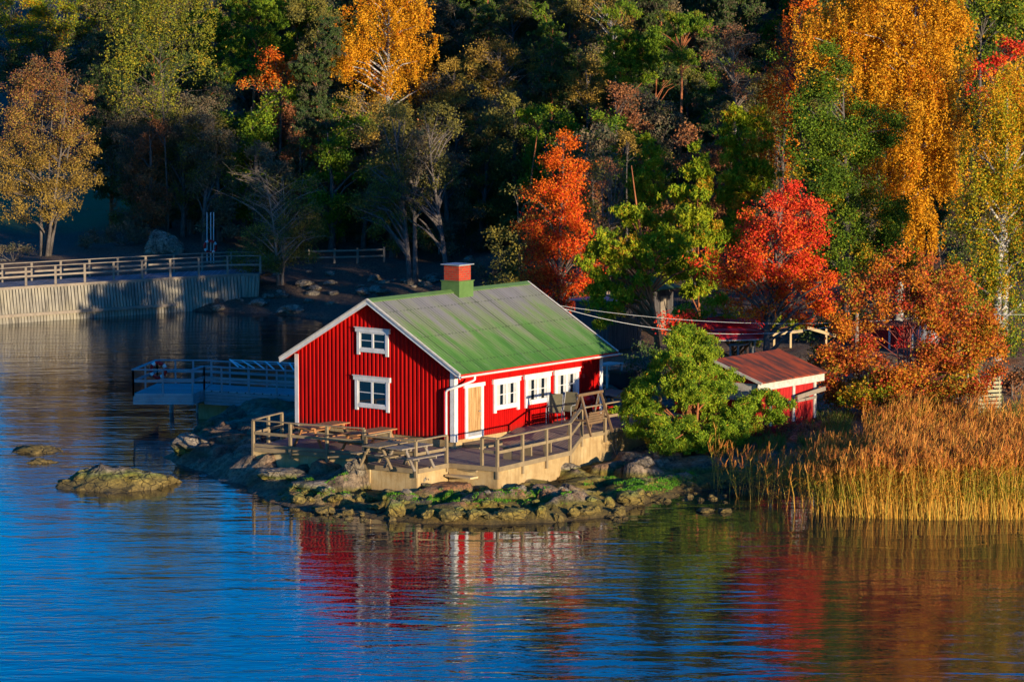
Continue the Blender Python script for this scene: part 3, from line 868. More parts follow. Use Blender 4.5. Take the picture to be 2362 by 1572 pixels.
def picnic(label, x, y, z, L_, rot, mat, group='picnic tables on the deck'):
    wx_, wy_ = hw(x, y)
    t = thing('picnic_table', label, 'picnic table', (wx_, wy_, z), HR + rot, group)
    mb = MB()
    for i in range(5): mb.box(-L_/2, L_/2, -.36+i*.146, -.36+i*.146+.136, .70, .74)
    mb.box(-L_/2+.25, -L_/2+.33, -.34, .34, .64, .698); mb.box(L_/2-.33, L_/2-.25, -.34, .34, .64, .698)
    mb.build('tabletop', mat, t)
    for s_ in (-1, 1):
        mb = MB()
        for i in range(2): mb.box(-L_/2, L_/2, s_*.70-.14+i*.146, s_*.70-.14+i*.146+.13, .42, .455)
        mb.build('seat', mat, t)
        for e in (-1, 1):
            MB().bar((e*(L_/2-.30), s_*.26, .69), (e*(L_/2-.30), s_*.66, 0), .045, .10, (1, 0, 0)).build('leg', mat, t)
    for e in (-1, 1):
        MB().box(e*(L_/2-.35)-.022, e*(L_/2-.35)+.022, -.80, .80, .33, .418).build('cross_bar', mat, t)
    return t
a = loc(742, 976, DZ+.74); picnic('brown wooden picnic table against the red gable, left of the pair under the window', a[0], a[1], DZ, 2.1, 0, woodorange)
a = loc(846, 991, DZ+.74); picnic('brown wooden picnic table against the red gable, right of the pair', a[0]+.1, a[1], DZ, 2.1, 0, woodorange)
a = loc(886, 1020, DZ+.74); picnic('light brown picnic table at the deck corner by the front railing', a[0], a[1], DZ, 1.6, .05, woodrail)
a = loc(946, 1024, DZ+.74); picnic('grey weathered picnic table beside the steps, nearest the water', a[0]-.1, a[1], DZ, 1.6, 0, woodgrey)

def lw(u, v, z):
    a = loc(u, v, z); return hw(*a)
# garden swing
swm = paint('swing_wood', (.20, .12, .06), (.13, .08, .04), 3, .8)
p = loc(1358, 996, UZ)
sw = thing('garden_swing', 'wooden garden swing with slatted bench hanging from an A-frame on the deck', 'swing', (*hw(p[0], p[1]), UZ), HR + .05)
sw.scale = (.78, .80, .86)
for e in (-1, 1):
    MB().bar((e*.88, -.62, 0), (e*.80, -.02, 1.62), .07, .09).build('leg', swm, sw)
    MB().bar((e*.88, .62, 0), (e*.80, .02, 1.62), .07, .09).build('leg', swm, sw)
    MB().bar((e*.86, -.40, .62), (e*.86, .40, .62), .04, .08).build('brace', swm, sw)
MB().bar((-1.0, 0, 1.64), (1.0, 0, 1.64), .09, .11).build('top_beam', swm, sw)
mb = MB()
for i in range(5): mb.box(-.62, .62, -.22+i*.095, -.22+i*.095+.08, .40, .425)
mb.build('seat', swm, sw)
mb = MB()
for i in range(5): mb.bar((-.62, -.27-.018*i, .48+i*.10), (.62, -.27-.018*i, .48+i*.10), .022, .075)
for e in (-.5, .5): mb.bar((e, -.22, .40), (e, -.36, .95), .04, .04)
mb.build('backrest', swm, sw)
mb = MB()
for e in (-.6, .6):
    mb.tube([(e, .22, .42), (e*1.05, 0, 1.6)], .008, 4); mb.tube([(e, -.3, .62), (e*1.05, 0, 1.6)], .008, 4)
mb.build('chain', greymetal, sw)
def chair(label, x, y, z, r):
    wx_, wy_ = hw(x, y)
    t = thing('patio_chair', label, 'chair', (wx_, wy_, z), HR + r, 'sling chairs on the deck')
    for e in (-1, 1):
        MB().tube([(e*.28, -.25, 0), (e*.28, -.27, .40), (e*.28, -.26, .60), (e*.28, -.15, .63), (e*.28, .22, .64)], .014, 6).build('armrest', greymetal, t)
        MB().tube([(e*.26, .30, 0), (e*.26, .20, .42), (e*.25, .33, 1.02)], .014, 6).build('leg', greymetal, t)
    mb = MB(); mb.v += [(-.24, -.26, .43), (.24, -.26, .43), (.24, .20, .39), (-.24, .20, .39), (-.24, .34, 1.05), (.24, .34, 1.05)]
    mb.f += [(0, 1, 2, 3), (3, 2, 5, 4)]
    o = mb.build('sling', sling, t); md = o.modifiers.new('s', 'SOLIDIFY'); md.thickness = .012
    return t
a = loc(1272, 974, UZ); chair('tan sling chair standing nearest the second window', a[0], min(a[1], -.45), UZ, R(-60))
a = loc(1294, 972, UZ); chair('sling chair behind the tan one, below the third window', a[0]+.3, min(a[1], -.4), UZ, R(-80))
def lathe(name, prof, mat, parent=None, k=14):
    mb = MB(); m = len(prof)
    for j in range(k):
        a = 2*math.pi*j/k
        for r, z in prof: mb.v.append((r*math.cos(a), r*math.sin(a), z))
    for j in range(k):
        for i in range(m-1):
            mb.f.append((j*m+i, ((j+1) % k)*m+i, ((j+1) % k)*m+i+1, j*m+i+1))
    return mb.build(name, mat, parent, True)
def placed(o, x, y, z, label, cat, group=None):
    o.location = (x, y, z); tag(o, label, cat, group); return o
# things by the swing: barbecue, pots, lanterns
px_, py_ = lw(1352, 962, UZ)
bb = thing('barbecue', 'round red kettle barbecue on thin legs behind the garden swing', 'barbecue', (px_, py_, UZ))
lathe('bowl', [(.0, .50), (.16, .53), (.24, .62), (.26, .70)], redplastic, bb); lathe('lid', [(.265, .705), (.25, .80), (.15, .90), (.02, .94), (0, .94)], redplastic, bb)
for k_ in range(3):
    a = k_*2.1; MB().tube([(.12*math.cos(a), .12*math.sin(a), .55), (.28*math.cos(a), .28*math.sin(a), 0)], .012, 5).build('leg', greymetal, bb)
sh = thing('plant_shelf', 'low dark wooden shelf with pots beside the end of the house', 'shelf', (*lw(1366, 944, UZ), UZ), HR)
MB().box(-.55, .55, -.15, .15, .88, .92).build('board', woodgrey, sh)
for e in (-.5, .5): MB().box(e-.03, e+.03, -.14, .14, 0, .88).build('leg', woodgrey, sh)
sx_, sy_ = lw(1366, 944, UZ)
for i, (dx, m_, lb) in enumerate(((-.42, curtain, 'small cream pot, leftmost on the low shelf'), (-.16, redplastic, 'small red pot between two pale ones on the low shelf'), (.10, white, 'white pot in the middle of the low shelf'), (.38, greymetal, 'grey metal pot at the right end of the low shelf'))):
    o = lathe('pot', [(0, 0), (.07, 0), (.10, .17), (.085, .17), (.06, .03)], m_)
    placed(o, sx_+dx*RO[0], sy_+dx*RO[1], UZ+.92, lb, 'pot', 'pots on the low shelf')
o = lathe('bucket', [(0, 0), (.13, 0), (.17, .30), (.15, .30), (.12, .03)], redplastic); placed(o, *lw(1406, 952, UZ), UZ, 'red bucket on the deck behind the swing', 'bucket')
fl = MB().bar((-.05, .0, .0), (.0, .0, .32), .16, .16).build('fire_extinguisher', redplastic); 
bpy.data.objects.remove(fl)
fe = thing('fire_extinguisher', 'small red fire extinguisher under the tan sling chair by the wall', 'extinguisher', (*lw(1268, 966, UZ+.1), UZ))
lathe('body', [(0, 0), (.07, 0), (.07, .32), (.04, .38), (0, .39)], redplastic, fe); MB().box(-.05, .05, -.015, .015, .39, .43).build('valve', black, fe)

# bench behind the railing of the lower deck
bn = thing('deck_bench', 'low slatted bench standing inside the railing of the lower deck', 'bench', (*hw(0.3, -3.0), DZ), HR)
mb = MB()
for i in range(3): mb.box(-1.25, 1.25, -.2+i*.14, -.2+i*.14+.13, .40, .44)
mb.build('seat', woodrail, bn)
for e in (-1.1, 0, 1.1): MB().box(e-.03, e+.03, -.17, .17, 0, .40).build('leg', woodrail, bn)

# ------------------------------------------------------------------ the jetty left of the house
JZ = 1.22
jt = thing('jetty', 'blue-grey wooden jetty with a railed platform over the water left of the house', 'jetty', (0, 0, 0))
plat = [tuple(at(307, 905, JZ)[:2]), tuple(at(443, 905, JZ)[:2]), tuple(at(470, 896, JZ)[:2]), tuple(at(486, 882, JZ)[:2]), tuple(at(362, 881, JZ)[:2])]
wk = [tuple(at(471, 897, JZ)[:2]), tuple(at(690, 909, JZ)[:2]), tuple(at(700, 895, JZ)[:2]), tuple(at(487, 883, JZ)[:2])]
MB().prism(plat, JZ-.05, JZ).build('platform_floor', jettym, jt)
MB().prism(wk, JZ-.052, JZ-.002).build('walkway_floor', jettym, jt)
mb = MB()
for a, b in ((plat[0], plat[1]), (plat[1], plat[2]), (plat[4], plat[0])):
    for k_ in range(4): mb.bar((*a, JZ-.07-.105*k_), (*b, JZ-.07-.105*k_), .04, .095)
mb.build('skirt_boards', jettym, jt)
mb = MB()
for k_ in range(4): mb.bar((*wk[0], JZ-.12-.13*k_), (*wk[1], JZ-.12-.13*k_), .06, .115)
mb.build('side_boards', woodblue, jt)
def jrail(pts, mids=(.5,), h=.95):
    rail_run([(x, y, JZ) for x, y in pts], h=h, mids=mids, post_down=.1, mat=woodblue, parent=jt, capw=.16, psz=.07)
lerp2 = lambda a, b, t: (a[0]+(b[0]-a[0])*t, a[1]+(b[1]-a[1])*t)
jrail([plat[0], lerp2(plat[0], plat[1], .5), plat[1], plat[2]])
jrail([plat[4], lerp2(plat[4], plat[0], .5), plat[0]])
jrail([plat[3], lerp2(plat[3], plat[4], .33), lerp2(plat[3], plat[4], .66), plat[4]], (.5, .15))
jrail([plat[2]] + [lerp2(wk[0], wk[1], t) for t in (.18, .47, .76, .98)])
jrail([wk[3]] + [lerp2(wk[3], wk[2], t) for t in (.2, .4, .6, .8, .98)], (.5, .12))
q = at(498, 960, .1)
MB().box(q[0]-.75, q[0]+3.3, q[1]+.3, q[1]+1.1, -.8, JZ-.60).build('support_wall', concrete, jt)
for (x, y) in (lerp2(plat[3], plat[4], .3), lerp2(plat[3], plat[4], .8)):
    MB().tube([(x+.1, y-.4, -1.5), (x+.1, y+.5, JZ-.4)], .09, 8).build('pile', woodblue, jt)
def lifebuoy(label, c, r=.36, nrm=(0, -1, 0), group='ring lifebuoys'):
    t = thing('lifebuoy', label, 'lifebuoy', c, 0, group)
    for i in range(8):
        a0 = 2*math.pi*i/8 + (.12 if i % 2 else 0); 
        wdt = 2*math.pi/4*.72 if i % 2 == 0 else 2*math.pi/4*.28
        if i % 2 == 0:
            s0 = 2*math.pi*(i/2)/4 + .785
            MB().torus((0, 0, 0), r, .072, nrm, s0, s0+wdt, 7).build('red_segment', redplastic, t, True)
            MB().torus((0, 0, 0), r, .076, nrm, s0+wdt, s0+2*math.pi/4, 3).build('white_band', white, t, True)
    return t
q = lerp2(plat[4], plat[0], .42)
lifebuoy('red and white lifebuoy hanging on the jetty platform railing', (q[0]+.45, q[1]-.12, JZ+.72), .30)
# aluminium ladder frames lying on the walkway railing
ld = thing('lattice_rack', 'row of pale slanted bars resting along the jetty railing beside the house', 'rack', (0, 0, 0))
b0 = lerp2(wk[3], wk[2], .20); b1 = lerp2(wk[3], wk[2], .97); c0 = lerp2(wk[0], wk[1], .36); c1 = lerp2(wk[0], wk[1], .98)
MB().bar((*b0, JZ+1.03), (*b1, JZ+1.03), .05, .035).build('top_bar', white, ld)
for k_ in range(6):
    t = k_/6
    a = lerp2(b0, b1, t); b = lerp2(c0, c1, t+.10)
    MB().bar((*a, JZ+1.04), (*b, JZ+.99), .06, .03).build('slanted_bar', white, ld)
MB().bar((*b0, JZ+1.045), (*lerp2(c0, c1, 0), JZ+1.0), .06, .03).build('slanted_bar', white, ld)

# ------------------------------------------------------------------ rocks
def ico(sub):
    import bmesh
    bm = bmesh.new(); bmesh.ops.create_icosphere(bm, subdivisions=sub, radius=1)
    co = np.array([v.co[:] for v in bm.verts]); fs = np.array([[v.index for v in f.verts] for f in bm.faces]); bm.free(); return co, fs
ICO = {3: ico(3), 4: ico(4), 5: ico(5)}
def boulder(name, label, cx, cy, cz, rx, ry, rz_, seed, mat=rock, sub=3, group=None, rough=.22, ang=0.0, flat=.5):
    co, fs = ICO[sub]; rng = np.random.default_rng(seed)
    p = co.copy()
    for _ in range(16):                             # facet by clipping against random planes
        nn = rng.normal(size=3); nn /= np.linalg.norm(nn); d = rng.uniform(.55, .85)
        e = p @ nn - d; p = p - np.maximum(e, 0)[:, None]*nn*.85
    q = np.array([[mnoise.noise(Vector(x*2.1)+Vector((seed, 0, 0))), mnoise.noise(Vector(x*2.1)+Vector((0, seed, 9))), mnoise.noise(Vector(x*5)+Vector((0, 5, seed)))] for x in co])
    p = p + q*rough*np.array([1, 1, .8]) + co*(np.array([mnoise.noise(Vector(x*9)+Vector((seed, 3, 1))) for x in co])[:, None])*.07
    p = p*np.array([rx, ry, rz_])
    c, s_ = math.cos(ang), math.sin(ang)
    p[:, :2] = p[:, :2] @ np.array([[c, s_], [-s_, c]])
    me = bpy.data.meshes.new(name); fill_mesh(me, p, fs, mat, False)
    o = bpy.data.objects.new(name, me); COL.objects.link(o); o.location = (cx, cy, cz)
    me.polygons.foreach_set('use_smooth', np.full(len(fs), sub >= 4))
    return tag(o, label, 'rock', group)
q = at(238, 1118, 0); boulder('islet_rock', 'large rounded rock islet with green algae, biggest of the three on the left', q[0]+.1, q[1]+.3, -.30, 2.65, 2.3, 1.22, 11, sub=5, rough=.16)
q = at(98, 1036, 0); boulder('islet_rock', 'low flat rock in the water, farthest of the three on the left', q[0], q[1], -.20, 1.22, 1.1, .46, 12, sub=4)
q = at(104, 1062, 0); boulder('islet_rock', 'small low rock in the water between the large islet and the farthest rock', q[0], q[1], -.20, .95, .7, .40, 13, sub=4)
bl = [  # u, foot v, width, height, label
 (818, 1118, 56, 50, 'pale rounded boulder left of the deck corner'), (868, 1112, 44, 30, 'tan boulder under the deck corner'), (893, 1098, 34, 24, 'light wedge of stone above the tan boulder'), (850, 1088, 26, 20, 'small stone tucked under the front deck board'),
 (908, 1192, 52, 50, 'blocky green and yellow boulder at the waterline in front of the deck'), (1456, 1170, 72, 44, 'flat topped boulder at the right end of the shore, largest of that group'), (1420, 1192, 46, 26, 'rounded wet boulder just off the right end of the shore'),
 (1402, 1168, 30, 32, 'pointed green stone between the rounded wet boulder and the bank'), (1372, 1182, 26, 22, 'small pointed stone left of the rounded wet boulder'), (1626, 1130, 28, 22, 'small mossy stone near the reeds'), (1528, 1158, 30, 12, 'low stone awash right of the flat topped boulder'),
 (1622, 1184, 50, 12, 'low rock awash in front of the reeds, left of a pair'), (1668, 1183, 46, 14, 'low rock awash in front of the reeds, right of a pair'), (1035, 1196, 66, 30, 'yellowish boulder at the waterline below the deck steps'), (1088, 1198, 50, 30, 'yellowish boulder right of the one below the deck steps'),
 (1170, 1200, 90, 34, 'long low yellowish boulder at the middle of the waterline'), (1246, 1202, 32, 32, 'upright green stone at the waterline, left of three in a row'), (1284, 1203, 30, 28, 'upright green stone at the waterline, middle of three in a row'), (1318, 1197, 34, 36, 'upright green stone at the waterline, right of three in a row'),
 (1350, 1192, 44, 20, 'low stone just right of the three upright ones'), (985, 1192, 44, 22, 'small dark stone right of the blocky boulder'), (690, 1166, 46, 26, 'yellow stone at the left end of the front shore'), (645, 1124, 110, 38, 'pale slab of rock at the left tip of the front shore'),
 (745, 1186, 60, 24, 'low dark rock right of the yellow stone at the left end'), (800, 1190, 40, 20, 'small dark rock left of the blocky boulder'), (712, 1136, 140, 32, 'long pale slab behind the yellow stone'), (965, 1120, 60, 40, 'reddish block of stone under the deck corner post'),
 (436, 1046, 120, 50, 'rounded blue-grey rock at the tip of the shaded shore'),
 (1480, 1076, 60, 28, 'grey block of stone at the right end of the deck wall'), (1520, 1056, 40, 20, 'grey stone under the spreading pine'), (1180, 1108, 60, 22, 'reddish stone half buried below the concrete wall'), (1300, 1090, 70, 24, 'brown stone half buried below the right part of the wall')]
for i, (u, v, w_, h_, lb) in enumerate(bl):
    x, y, z = gpt(u, v - 3)
    s_ = PPM(y); rx = w_/s_/2*1.1; rzz = h_/s_*.62
    boulder('boulder', lb, x, y + rx*.5, z + rzz*.25, rx, rx*.9, rzz, 40+i, sub=3, group='boulders along the shore', ang=i*.7)
rng = np.random.default_rng(77); cnt = 0
pl = [boulder('pebble', 'small wet stone lying at the waterline', 0, 0, -50, .16, .14, .10, 200+k_, group='small stones at the waterline') for k_ in range(5)]
for k_ in range(150):
    u = rng.uniform(640, 1680); v = rng.uniform(1120, 1200) if u < 1450 else rng.uniform(1110, 1165)
    x, y, z = gpt(u, v)
    if z > .7: continue
    o = pl[cnt] if cnt < 5 else copy_tree(pl[cnt % 5]); cnt += 1
    o.location = (x, y, z); o.rotation_euler = (0, 0, rng.uniform(0, 6)); o.scale = [rng.uniform(.3, 1.0)**1.3*1.5]*3
x, y, z = gpt(370, 586)
boulder('boulder', 'huge grey boulder standing behind the boardwalk pier', x, y+1.2, z+.30, 1.6, 1.3, 1.15, 301, dryrock, 5, rough=.18)
for i, (u, v, w_, lb) in enumerate(((1000, 640, 60, 'bluish slab of rock in the dark wood behind the ridge, right of the leaning trunks'), (860, 645, 36, 'small bluish rock on the dark slope behind the house'), (1080, 600, 36, 'small rock in the wood above the chimney'), (20, 598, 60, 'broken grey rocks at the left edge beyond the pier'))):
    x, y, z = gpt(u, v); boulder('boulder', lb, x, y, z, w_/PPM(y)/2, .9, .35, 320+i, dryrock, 4)

st_ = [boulder('stone', 'small bluish stone scattered on the dark far bank of the cove', 0, 0, -50, .32, .26, .16, 400+k_, dryrock, 3, 'stones on the far bank') for k_ in range(4)]
rg = np.random.default_rng(9)
for k_ in range(46):
    x, y, z = gpt(rg.uniform(430, 1010), rg.uniform(618, 722))
    if y > 184 or y < 150: continue
    o = st_[k_] if k_ < 4 else copy_tree(st_[k_ % 4]); o.location = (x, y, z); q = rg.uniform(.5, 1.9); o.scale = (q*rg.uniform(.8, 1.6), q, q); o.rotation_euler = (0, 0, rg.uniform(0, 6))
# ------------------------------------------------------------------ boardwalk pier on the left
PZ = 1.9
pp = [tuple(at(u, v, PZ)[:2]) for u, v in ((-140, 671), (-60, 666), (20, 660.5), (100, 655.5), (200, 649.5), (300, 643.5), (400, 637.5), (490, 632.5), (560, 629), (597, 630))]
pier = thing('boardwalk_pier', 'long grey boardwalk on a ribbed plank wall with railings along the far cove', 'pier')
mb = MB()
L0 = 0
for a, b in zip(pp[:-1], pp[1:]):
    A = np.array(a); B = np.array(b); d = (B-A); ln = np.hypot(*d); d /= ln; nr = np.array([d[1], -d[0]])
    k_ = int(ln/.19)
    for i in range(k_):
        p0 = A + d*ln*i/k_; p1 = A + d*ln*(i+.72)/k_
        bat = .42
        n = len(mb.v)
        for (px0, zt, off) in ((p0, PZ-.10, 0), (p1, PZ-.10, 0)):
            mb.v += [(px0[0], px0[1], zt), (px0[0]+nr[0]*.07, px0[1]+nr[1]*.07, zt), (px0[0]+nr[0]*bat, px0[1]+nr[1]*bat, -.6), (px0[0]+nr[0]*(bat-.07), px0[1]+nr[1]*(bat-.07), -.6)]
        mb.f += [(n, n+3, n+2, n+1), (n+4, n+5, n+6, n+7), (n+1, n+2, n+6, n+5), (n, n+1, n+5, n+4)]
mb.build('plank_wall', pierwall, pier)
mb = MB()
for a, b in zip(pp[:-1], pp[1:]):
    A = Vector((*a, 0)); B = Vector((*b, 0)); d = (B-A).normalized(); nr = Vector((d.y, -d.x, 0))
    n = len(mb.v)
    for P_ in (A, B):
        for zz, of in ((PZ-.12, -.03), (-.6, .37)):
            q = P_ + nr*of; mb.v.append((q.x, q.y, zz))
    mb.f.append((n, n+1, n+3, n+2))
mb.build('backing_wall', pierwall, pier)
back = []
for i, a in enumerate(pp):
    j0, j1 = max(0, i-1), min(len(pp)-1, i+1)
    d = Vector((pp[j1][0]-pp[j0][0], pp[j1][1]-pp[j0][1], 0)).normalized(); back.append((a[0]-d.y*2.9, a[1]+d.x*2.9))
mb = MB()
for i in range(len(pp)-1):
    n = len(mb.v)
    for zz in (PZ, PZ-.08):
        mb.v += [(*pp[i], zz), (*pp[i+1], zz), (*back[i+1], zz), (*back[i], zz)]
    mb.f += [(n, n+1, n+2, n+3), (n+7, n+6, n+5, n+4), (n, n+4, n+5, n+1), (n+2, n+6, n+7, n+3)]
mb.build('floor', pierm, pier)
mb = MB()
for a, b in zip(pp[:-1], pp[1:]):
    mb.bar((*a, PZ-.06), (*b, PZ-.06), .16, .14)
mb.build('edge_beam', woodgrey, pier)
mb = MB()
for i in range(0, 6):
    A = Vector((*pp[i], .42)); B = Vector((*pp[i+1], .42)); d = (B-A).normalized(); nr = Vector((d.y, -d.x, 0))
    mb.bar(A+nr*.42, B+nr*.42, .10, .16)
mb.build('fender_beam', woodgrey, pier)
def along(P_, step, off):
    out = []
    Q = [Vector((*a, 0)) for a in P_]
    tot = 0
    for a, b in zip(Q[:-1], Q[1:]):
        ln = (b-a).length; d = (b-a)/ln; nr = Vector((d.y, -d.x, 0)); s_ = -tot % step
        while s_ < ln:
            p = a + d*s_ + nr*off; out.append((p.x, p.y, PZ)); s_ += step
        tot += ln
    return out
rail_run(along(pp, 1.78, -.25), h=1.0, mids=(.5,), post_down=.0, mat=woodgrey, parent=pier, capw=.10, psz=.11)
rail_run(along(back, 1.78, .12), h=1.0, mids=(.5,), post_down=.0, mat=woodgrey, parent=pier, capw=.10, psz=.11)
# rescue post with lifebuoy
x, y, z = gpt(485, 606)
rp = thing('rescue_post', 'tall post of three pale poles behind the boardwalk, carrying a lifebuoy', 'post', (x, y, z))
for dx in (-.22, .0, .17): MB().tube([(dx, 0, -.2), (dx+.03, 0, 2.95)], .028, 6).build('pole', white, rp)
MB().box(-.25, .2, -.02, .02, 1.25, 1.33).build('bracket', greymetal, rp)
lifebuoy('red and white lifebuoy on the tall rescue post beyond the boardwalk', (x, y-.14, z+.95), .34)
# rail fence in the wood behind the cove
fp = [gpt(u, v) for u, v in ((655, 606), (712, 608), (770, 606), (823, 606), (884, 604))]
fn = thing('rail_fence', 'dark wooden post and rail fence at the edge of the wood behind the cove', 'fence')
for x, y, z in fp: MB().box(x-.06, x+.06, y-.06, y+.06, z-.2, z+.85).build('post', woodgrey, fn)
for a, b in zip(fp[:-1], fp[1:]):
    for h in (.72, .35): MB().bar((a[0], a[1], a[2]+h), (b[0], b[1], b[2]+h), .06, .10).build('rail', woodgrey, fn)
def lamp(label, u, vtop, depth, mat):
    p = aty(u, vtop, depth); z0 = HM(p[0], depth)
    t = thing('park_lamp', label, 'lamp', (p[0], depth, z0))
    MB().tube([(0, 0, 0), (0, 0, p[2]-z0-.15)], .05, 8).build('pole', greymetal, t)
    o = lathe('lamp_head', [(0, 0), (.12, .02), (.34, .12), (.30, .18), (.06, .30), (0, .30)], mat, t); o.location = (0, 0, p[2]-z0-.2)
lamp('park lamp with a flat shade in the dark wood above the house roof', 1010, 418, 176, greymetal)
lamp('park lamp with a white head behind the reddish tree on the left', 222, 402, 205, white)

# ------------------------------------------------------------------ sheds and things on the right
q = at(1876, 950, 1.35)
SX, SY = q[0]-4.0*RO[0], q[1]-4.0*RO[1]
sr = bark('weathered_red_boards', (.30, .010, .010), (.50, .02, .015), (5, 5, .6))
shroof = paint('rusty_brown_roofing', (.36, .06, .02), (.06, .03, .025), 1.6, .9, (1.6, .35, 1), .6, .42, .58)
shed = thing('boat_shed', 'small red shed with a rusty brown roof and peeling white fascia beside the pine', 'shed', (SX, SY, 1.2), HR)
MB().box(0, 4.0, .0, 3.6, -.3, 1.45).build('wall', sr, shed)
MB().box(-.02, .0, -.02, 3.62, 1.30, 1.62).box(-.02, 0, -.02, 3.62, .98, 1.29).build('white_boards', sidewhite, shed)
mb = MB(); mb.v += [(-.01, -.1, 1.62), (-.01, 3.7, 1.62), (-.01, 1.8, 2.35)]; mb.f += [(0, 1, 2)]; mb.build('gable_board', sr, shed)
for s_ in (0, 1):
    mb = MB(); n = 0
    ya = -.35 if s_ == 0 else 3.95
    za = 1.72
    for zz in (0, -.06):
        mb.v += [(-.15, ya, za+zz), (4.25, ya, za+zz), (4.25, 1.8, 2.42+zz), (-.15, 1.8, 2.42+zz)]
    mb.f += [(0, 1, 2, 3), (7, 6, 5, 4), (0, 4, 5, 1), (1, 5, 6, 2), (3, 2, 6, 7), (0, 3, 7, 4)]
    mb.build('roof', shroof, shed)
MB().box(-.1, 4.35, -.16, -.12, 1.36, 1.66).build('fascia', sidewhite, shed)
MB().bar((-.17, -.36, 1.66), (-.17, 1.8, 2.37), .04, .10).build('bargeboard', sidewhite, shed)
for x0 in (1.15, 2.55):
    d_ = MB()
    for i in range(6): d_.box(x0+i*.2, x0+i*.2+.19, -.04, -.005, .02, 1.34)
    d_ = d_.build('door', sr, shed)
    MB().box(x0+.05, x0+1.15, -.055, -.042, .72, .80).build('strap', greymetal, d_)
for x0 in (.85, 2.38, 3.82): MB().box(x0, x0+.14, -.06, -.005, .0, 1.36).build('door_post', sidewhite, shed)
MB().box(.1, .8, -.05, -.004, .0, 1.36).build('side_panel', sr, shed)
MB().bar((2.2, -.35, .95), (4.0, -.42, 1.12), .05, .16).bar((2.2, -.36, .82), (3.4, -.42, .86), .05, .1).build('leaning_board', woodgrey, shed)

p = aty(1500, 790, 132); z0 = HM(p[0], 132)
OHS = .8
oh = thing('outhouse', 'narrow grey board outhouse with a green metal roof under the pines behind the house', 'outhouse', (p[0], 132, z0), HR)
oh.scale = (OHS, OHS, OHS)
mb = MB()
for i in range(12): mb.box(-.9+i*.15, -.9+i*.15+.12, -.82, -.79, 0, 2.35)
for i in range(11): mb.box(-.93, -.905, -.78+i*.15, -.78+i*.15+.12, 0, 2.35)
mb.box(-.9, .9, -.785, .9, 0, 2.35); mb.build('wall', bark('grey_boards', (.05, .045, .045), (.11, .10, .10), (8, 8, .5)), oh)
mb = MB(); mb.v += [(-1.2, -1.2, 2.35), (1.2, -1.2, 2.35), (1.2, 1.2, 2.95), (-1.2, 1.2, 2.95), (-1.2, -1.2, 2.29), (1.2, -1.2, 2.29), (1.2, 1.2, 2.89), (-1.2, 1.2, 2.89)]
mb.f += [(0, 1, 2, 3), (7, 6, 5, 4), (0, 4, 5, 1), (1, 5, 6, 2), (2, 6, 7, 3), (3, 7, 4, 0)]; mb.build('roof', roofgreen, oh)
MB().box(-.35, .35, -.84, -.822, .05, 1.9).build('door', woodgrey, oh)
p = aty(1400, 770, 128); z0 = HM(p[0], 128)
oh2 = thing('board_shed', 'dark grey board shed just behind the far end of the green roof', 'shed', (p[0], 128, z0), HR)
mb = MB()
for i in range(16): mb.box(-1.2+i*.15, -1.2+i*.15+.12, -.9, -.87, 0, 2.1)
mb.box(-1.2, 1.2, -.865, .9, 0, 2.1); mb.build('wall', bark('dark_boards', (.05, .045, .045), (.12, .11, .11), (8, 8, .5)), oh2)
MB().box(-1.4, 1.4, -1.1, 1.1, 2.102, 2.16).build('roof', greymetal, oh2)

def hull(parent_label, u, v, depth, L_, ang):
    p = aty(u, v, depth)
    t = thing('rowing_boat', parent_label, 'boat', (p[0], depth, p[2]), ang, 'overturned red boats')
    n = 13; m = 9; mb = MB()
    for i in range(n):
        s_ = i/(n-1)*2-1; wd = .62*(1-abs(s_)**2.4)**.6+.01; hh = .45*(1-.25*s_*s_)
        for j in range(m):
            a = math.pi*j/(m-1); mb.v.append((s_*L_/2, -wd*math.cos(a), hh*math.sin(a)**.6+.06*s_*s_*-1))
    for i in range(n-1):
        for j in range(m-1): mb.f.append((i*m+j, (i+1)*m+j, (i+1)*m+j+1, i*m+j+1))
    mb.build('hull', redplastic, t, True)
    mb = MB()
    for sg in (-1, 1): mb.tube([(-L_/2+ (i/12)*L_, sg*(.62*(1-abs(i/6-1)**2.4)**.6+.015), 0) for i in range(13)], .025, 5)
    mb.build('gunwale', sidewhite, t)
    MB().tube([(-L_/2*.95, 0, .33), (0, 0, .48), (L_/2*.95, 0, .33)], .03, 5).build('keel', redplastic, t)
    z = HM(p[0], depth)
    r = thing('boat_rack', 'timber trestle holding up the %s' % ('upper overturned boat' if v < 760 else 'lower overturned boat'), 'rack', (p[0], depth, z), ang, 'boat trestles')
    for e in (-1, 1):
        MB().box(e*L_*.3-.05, e*L_*.3+.05, -.5, .5, max(.1, p[2]-z-.12), max(.2, p[2]-z-.02)).build('beam', woodgrey, r)
        for sg in (-1, 1): MB().box(e*L_*.3-.04, e*L_*.3+.04, sg*.42-.04, sg*.42+.04, 0, max(.1, p[2]-z-.13)).build('leg', woodgrey, r)
hull('overturned red boat, upper and farther one, between the two pines', 1662, 756, 121.5, 3.6, .15)
hull('overturned red boat, lower and nearer one, between the two pines', 1678, 779, 119.5, 3.2, .1)
def table_frame(nm, label, cat, u, v, w_, d_, h_, mat, top=True, r=.0, z=None):
    x, y, zz = gpt(u, v)
    t = thing(nm, label, cat, (x, y, zz), HR + r)
    if top: MB().box(-w_/2, w_/2, -d_/2, d_/2, h_-.05, h_).build('top', mat, t)
    for a in (-1, 1):
        for b in (-1, 1): MB().box(a*(w_/2-.06)-.03, a*(w_/2-.06)+.03, b*(d_/2-.06)-.03, b*(d_/2-.06)+.03, -.1, h_-.052).build('leg', mat, t)
    return t
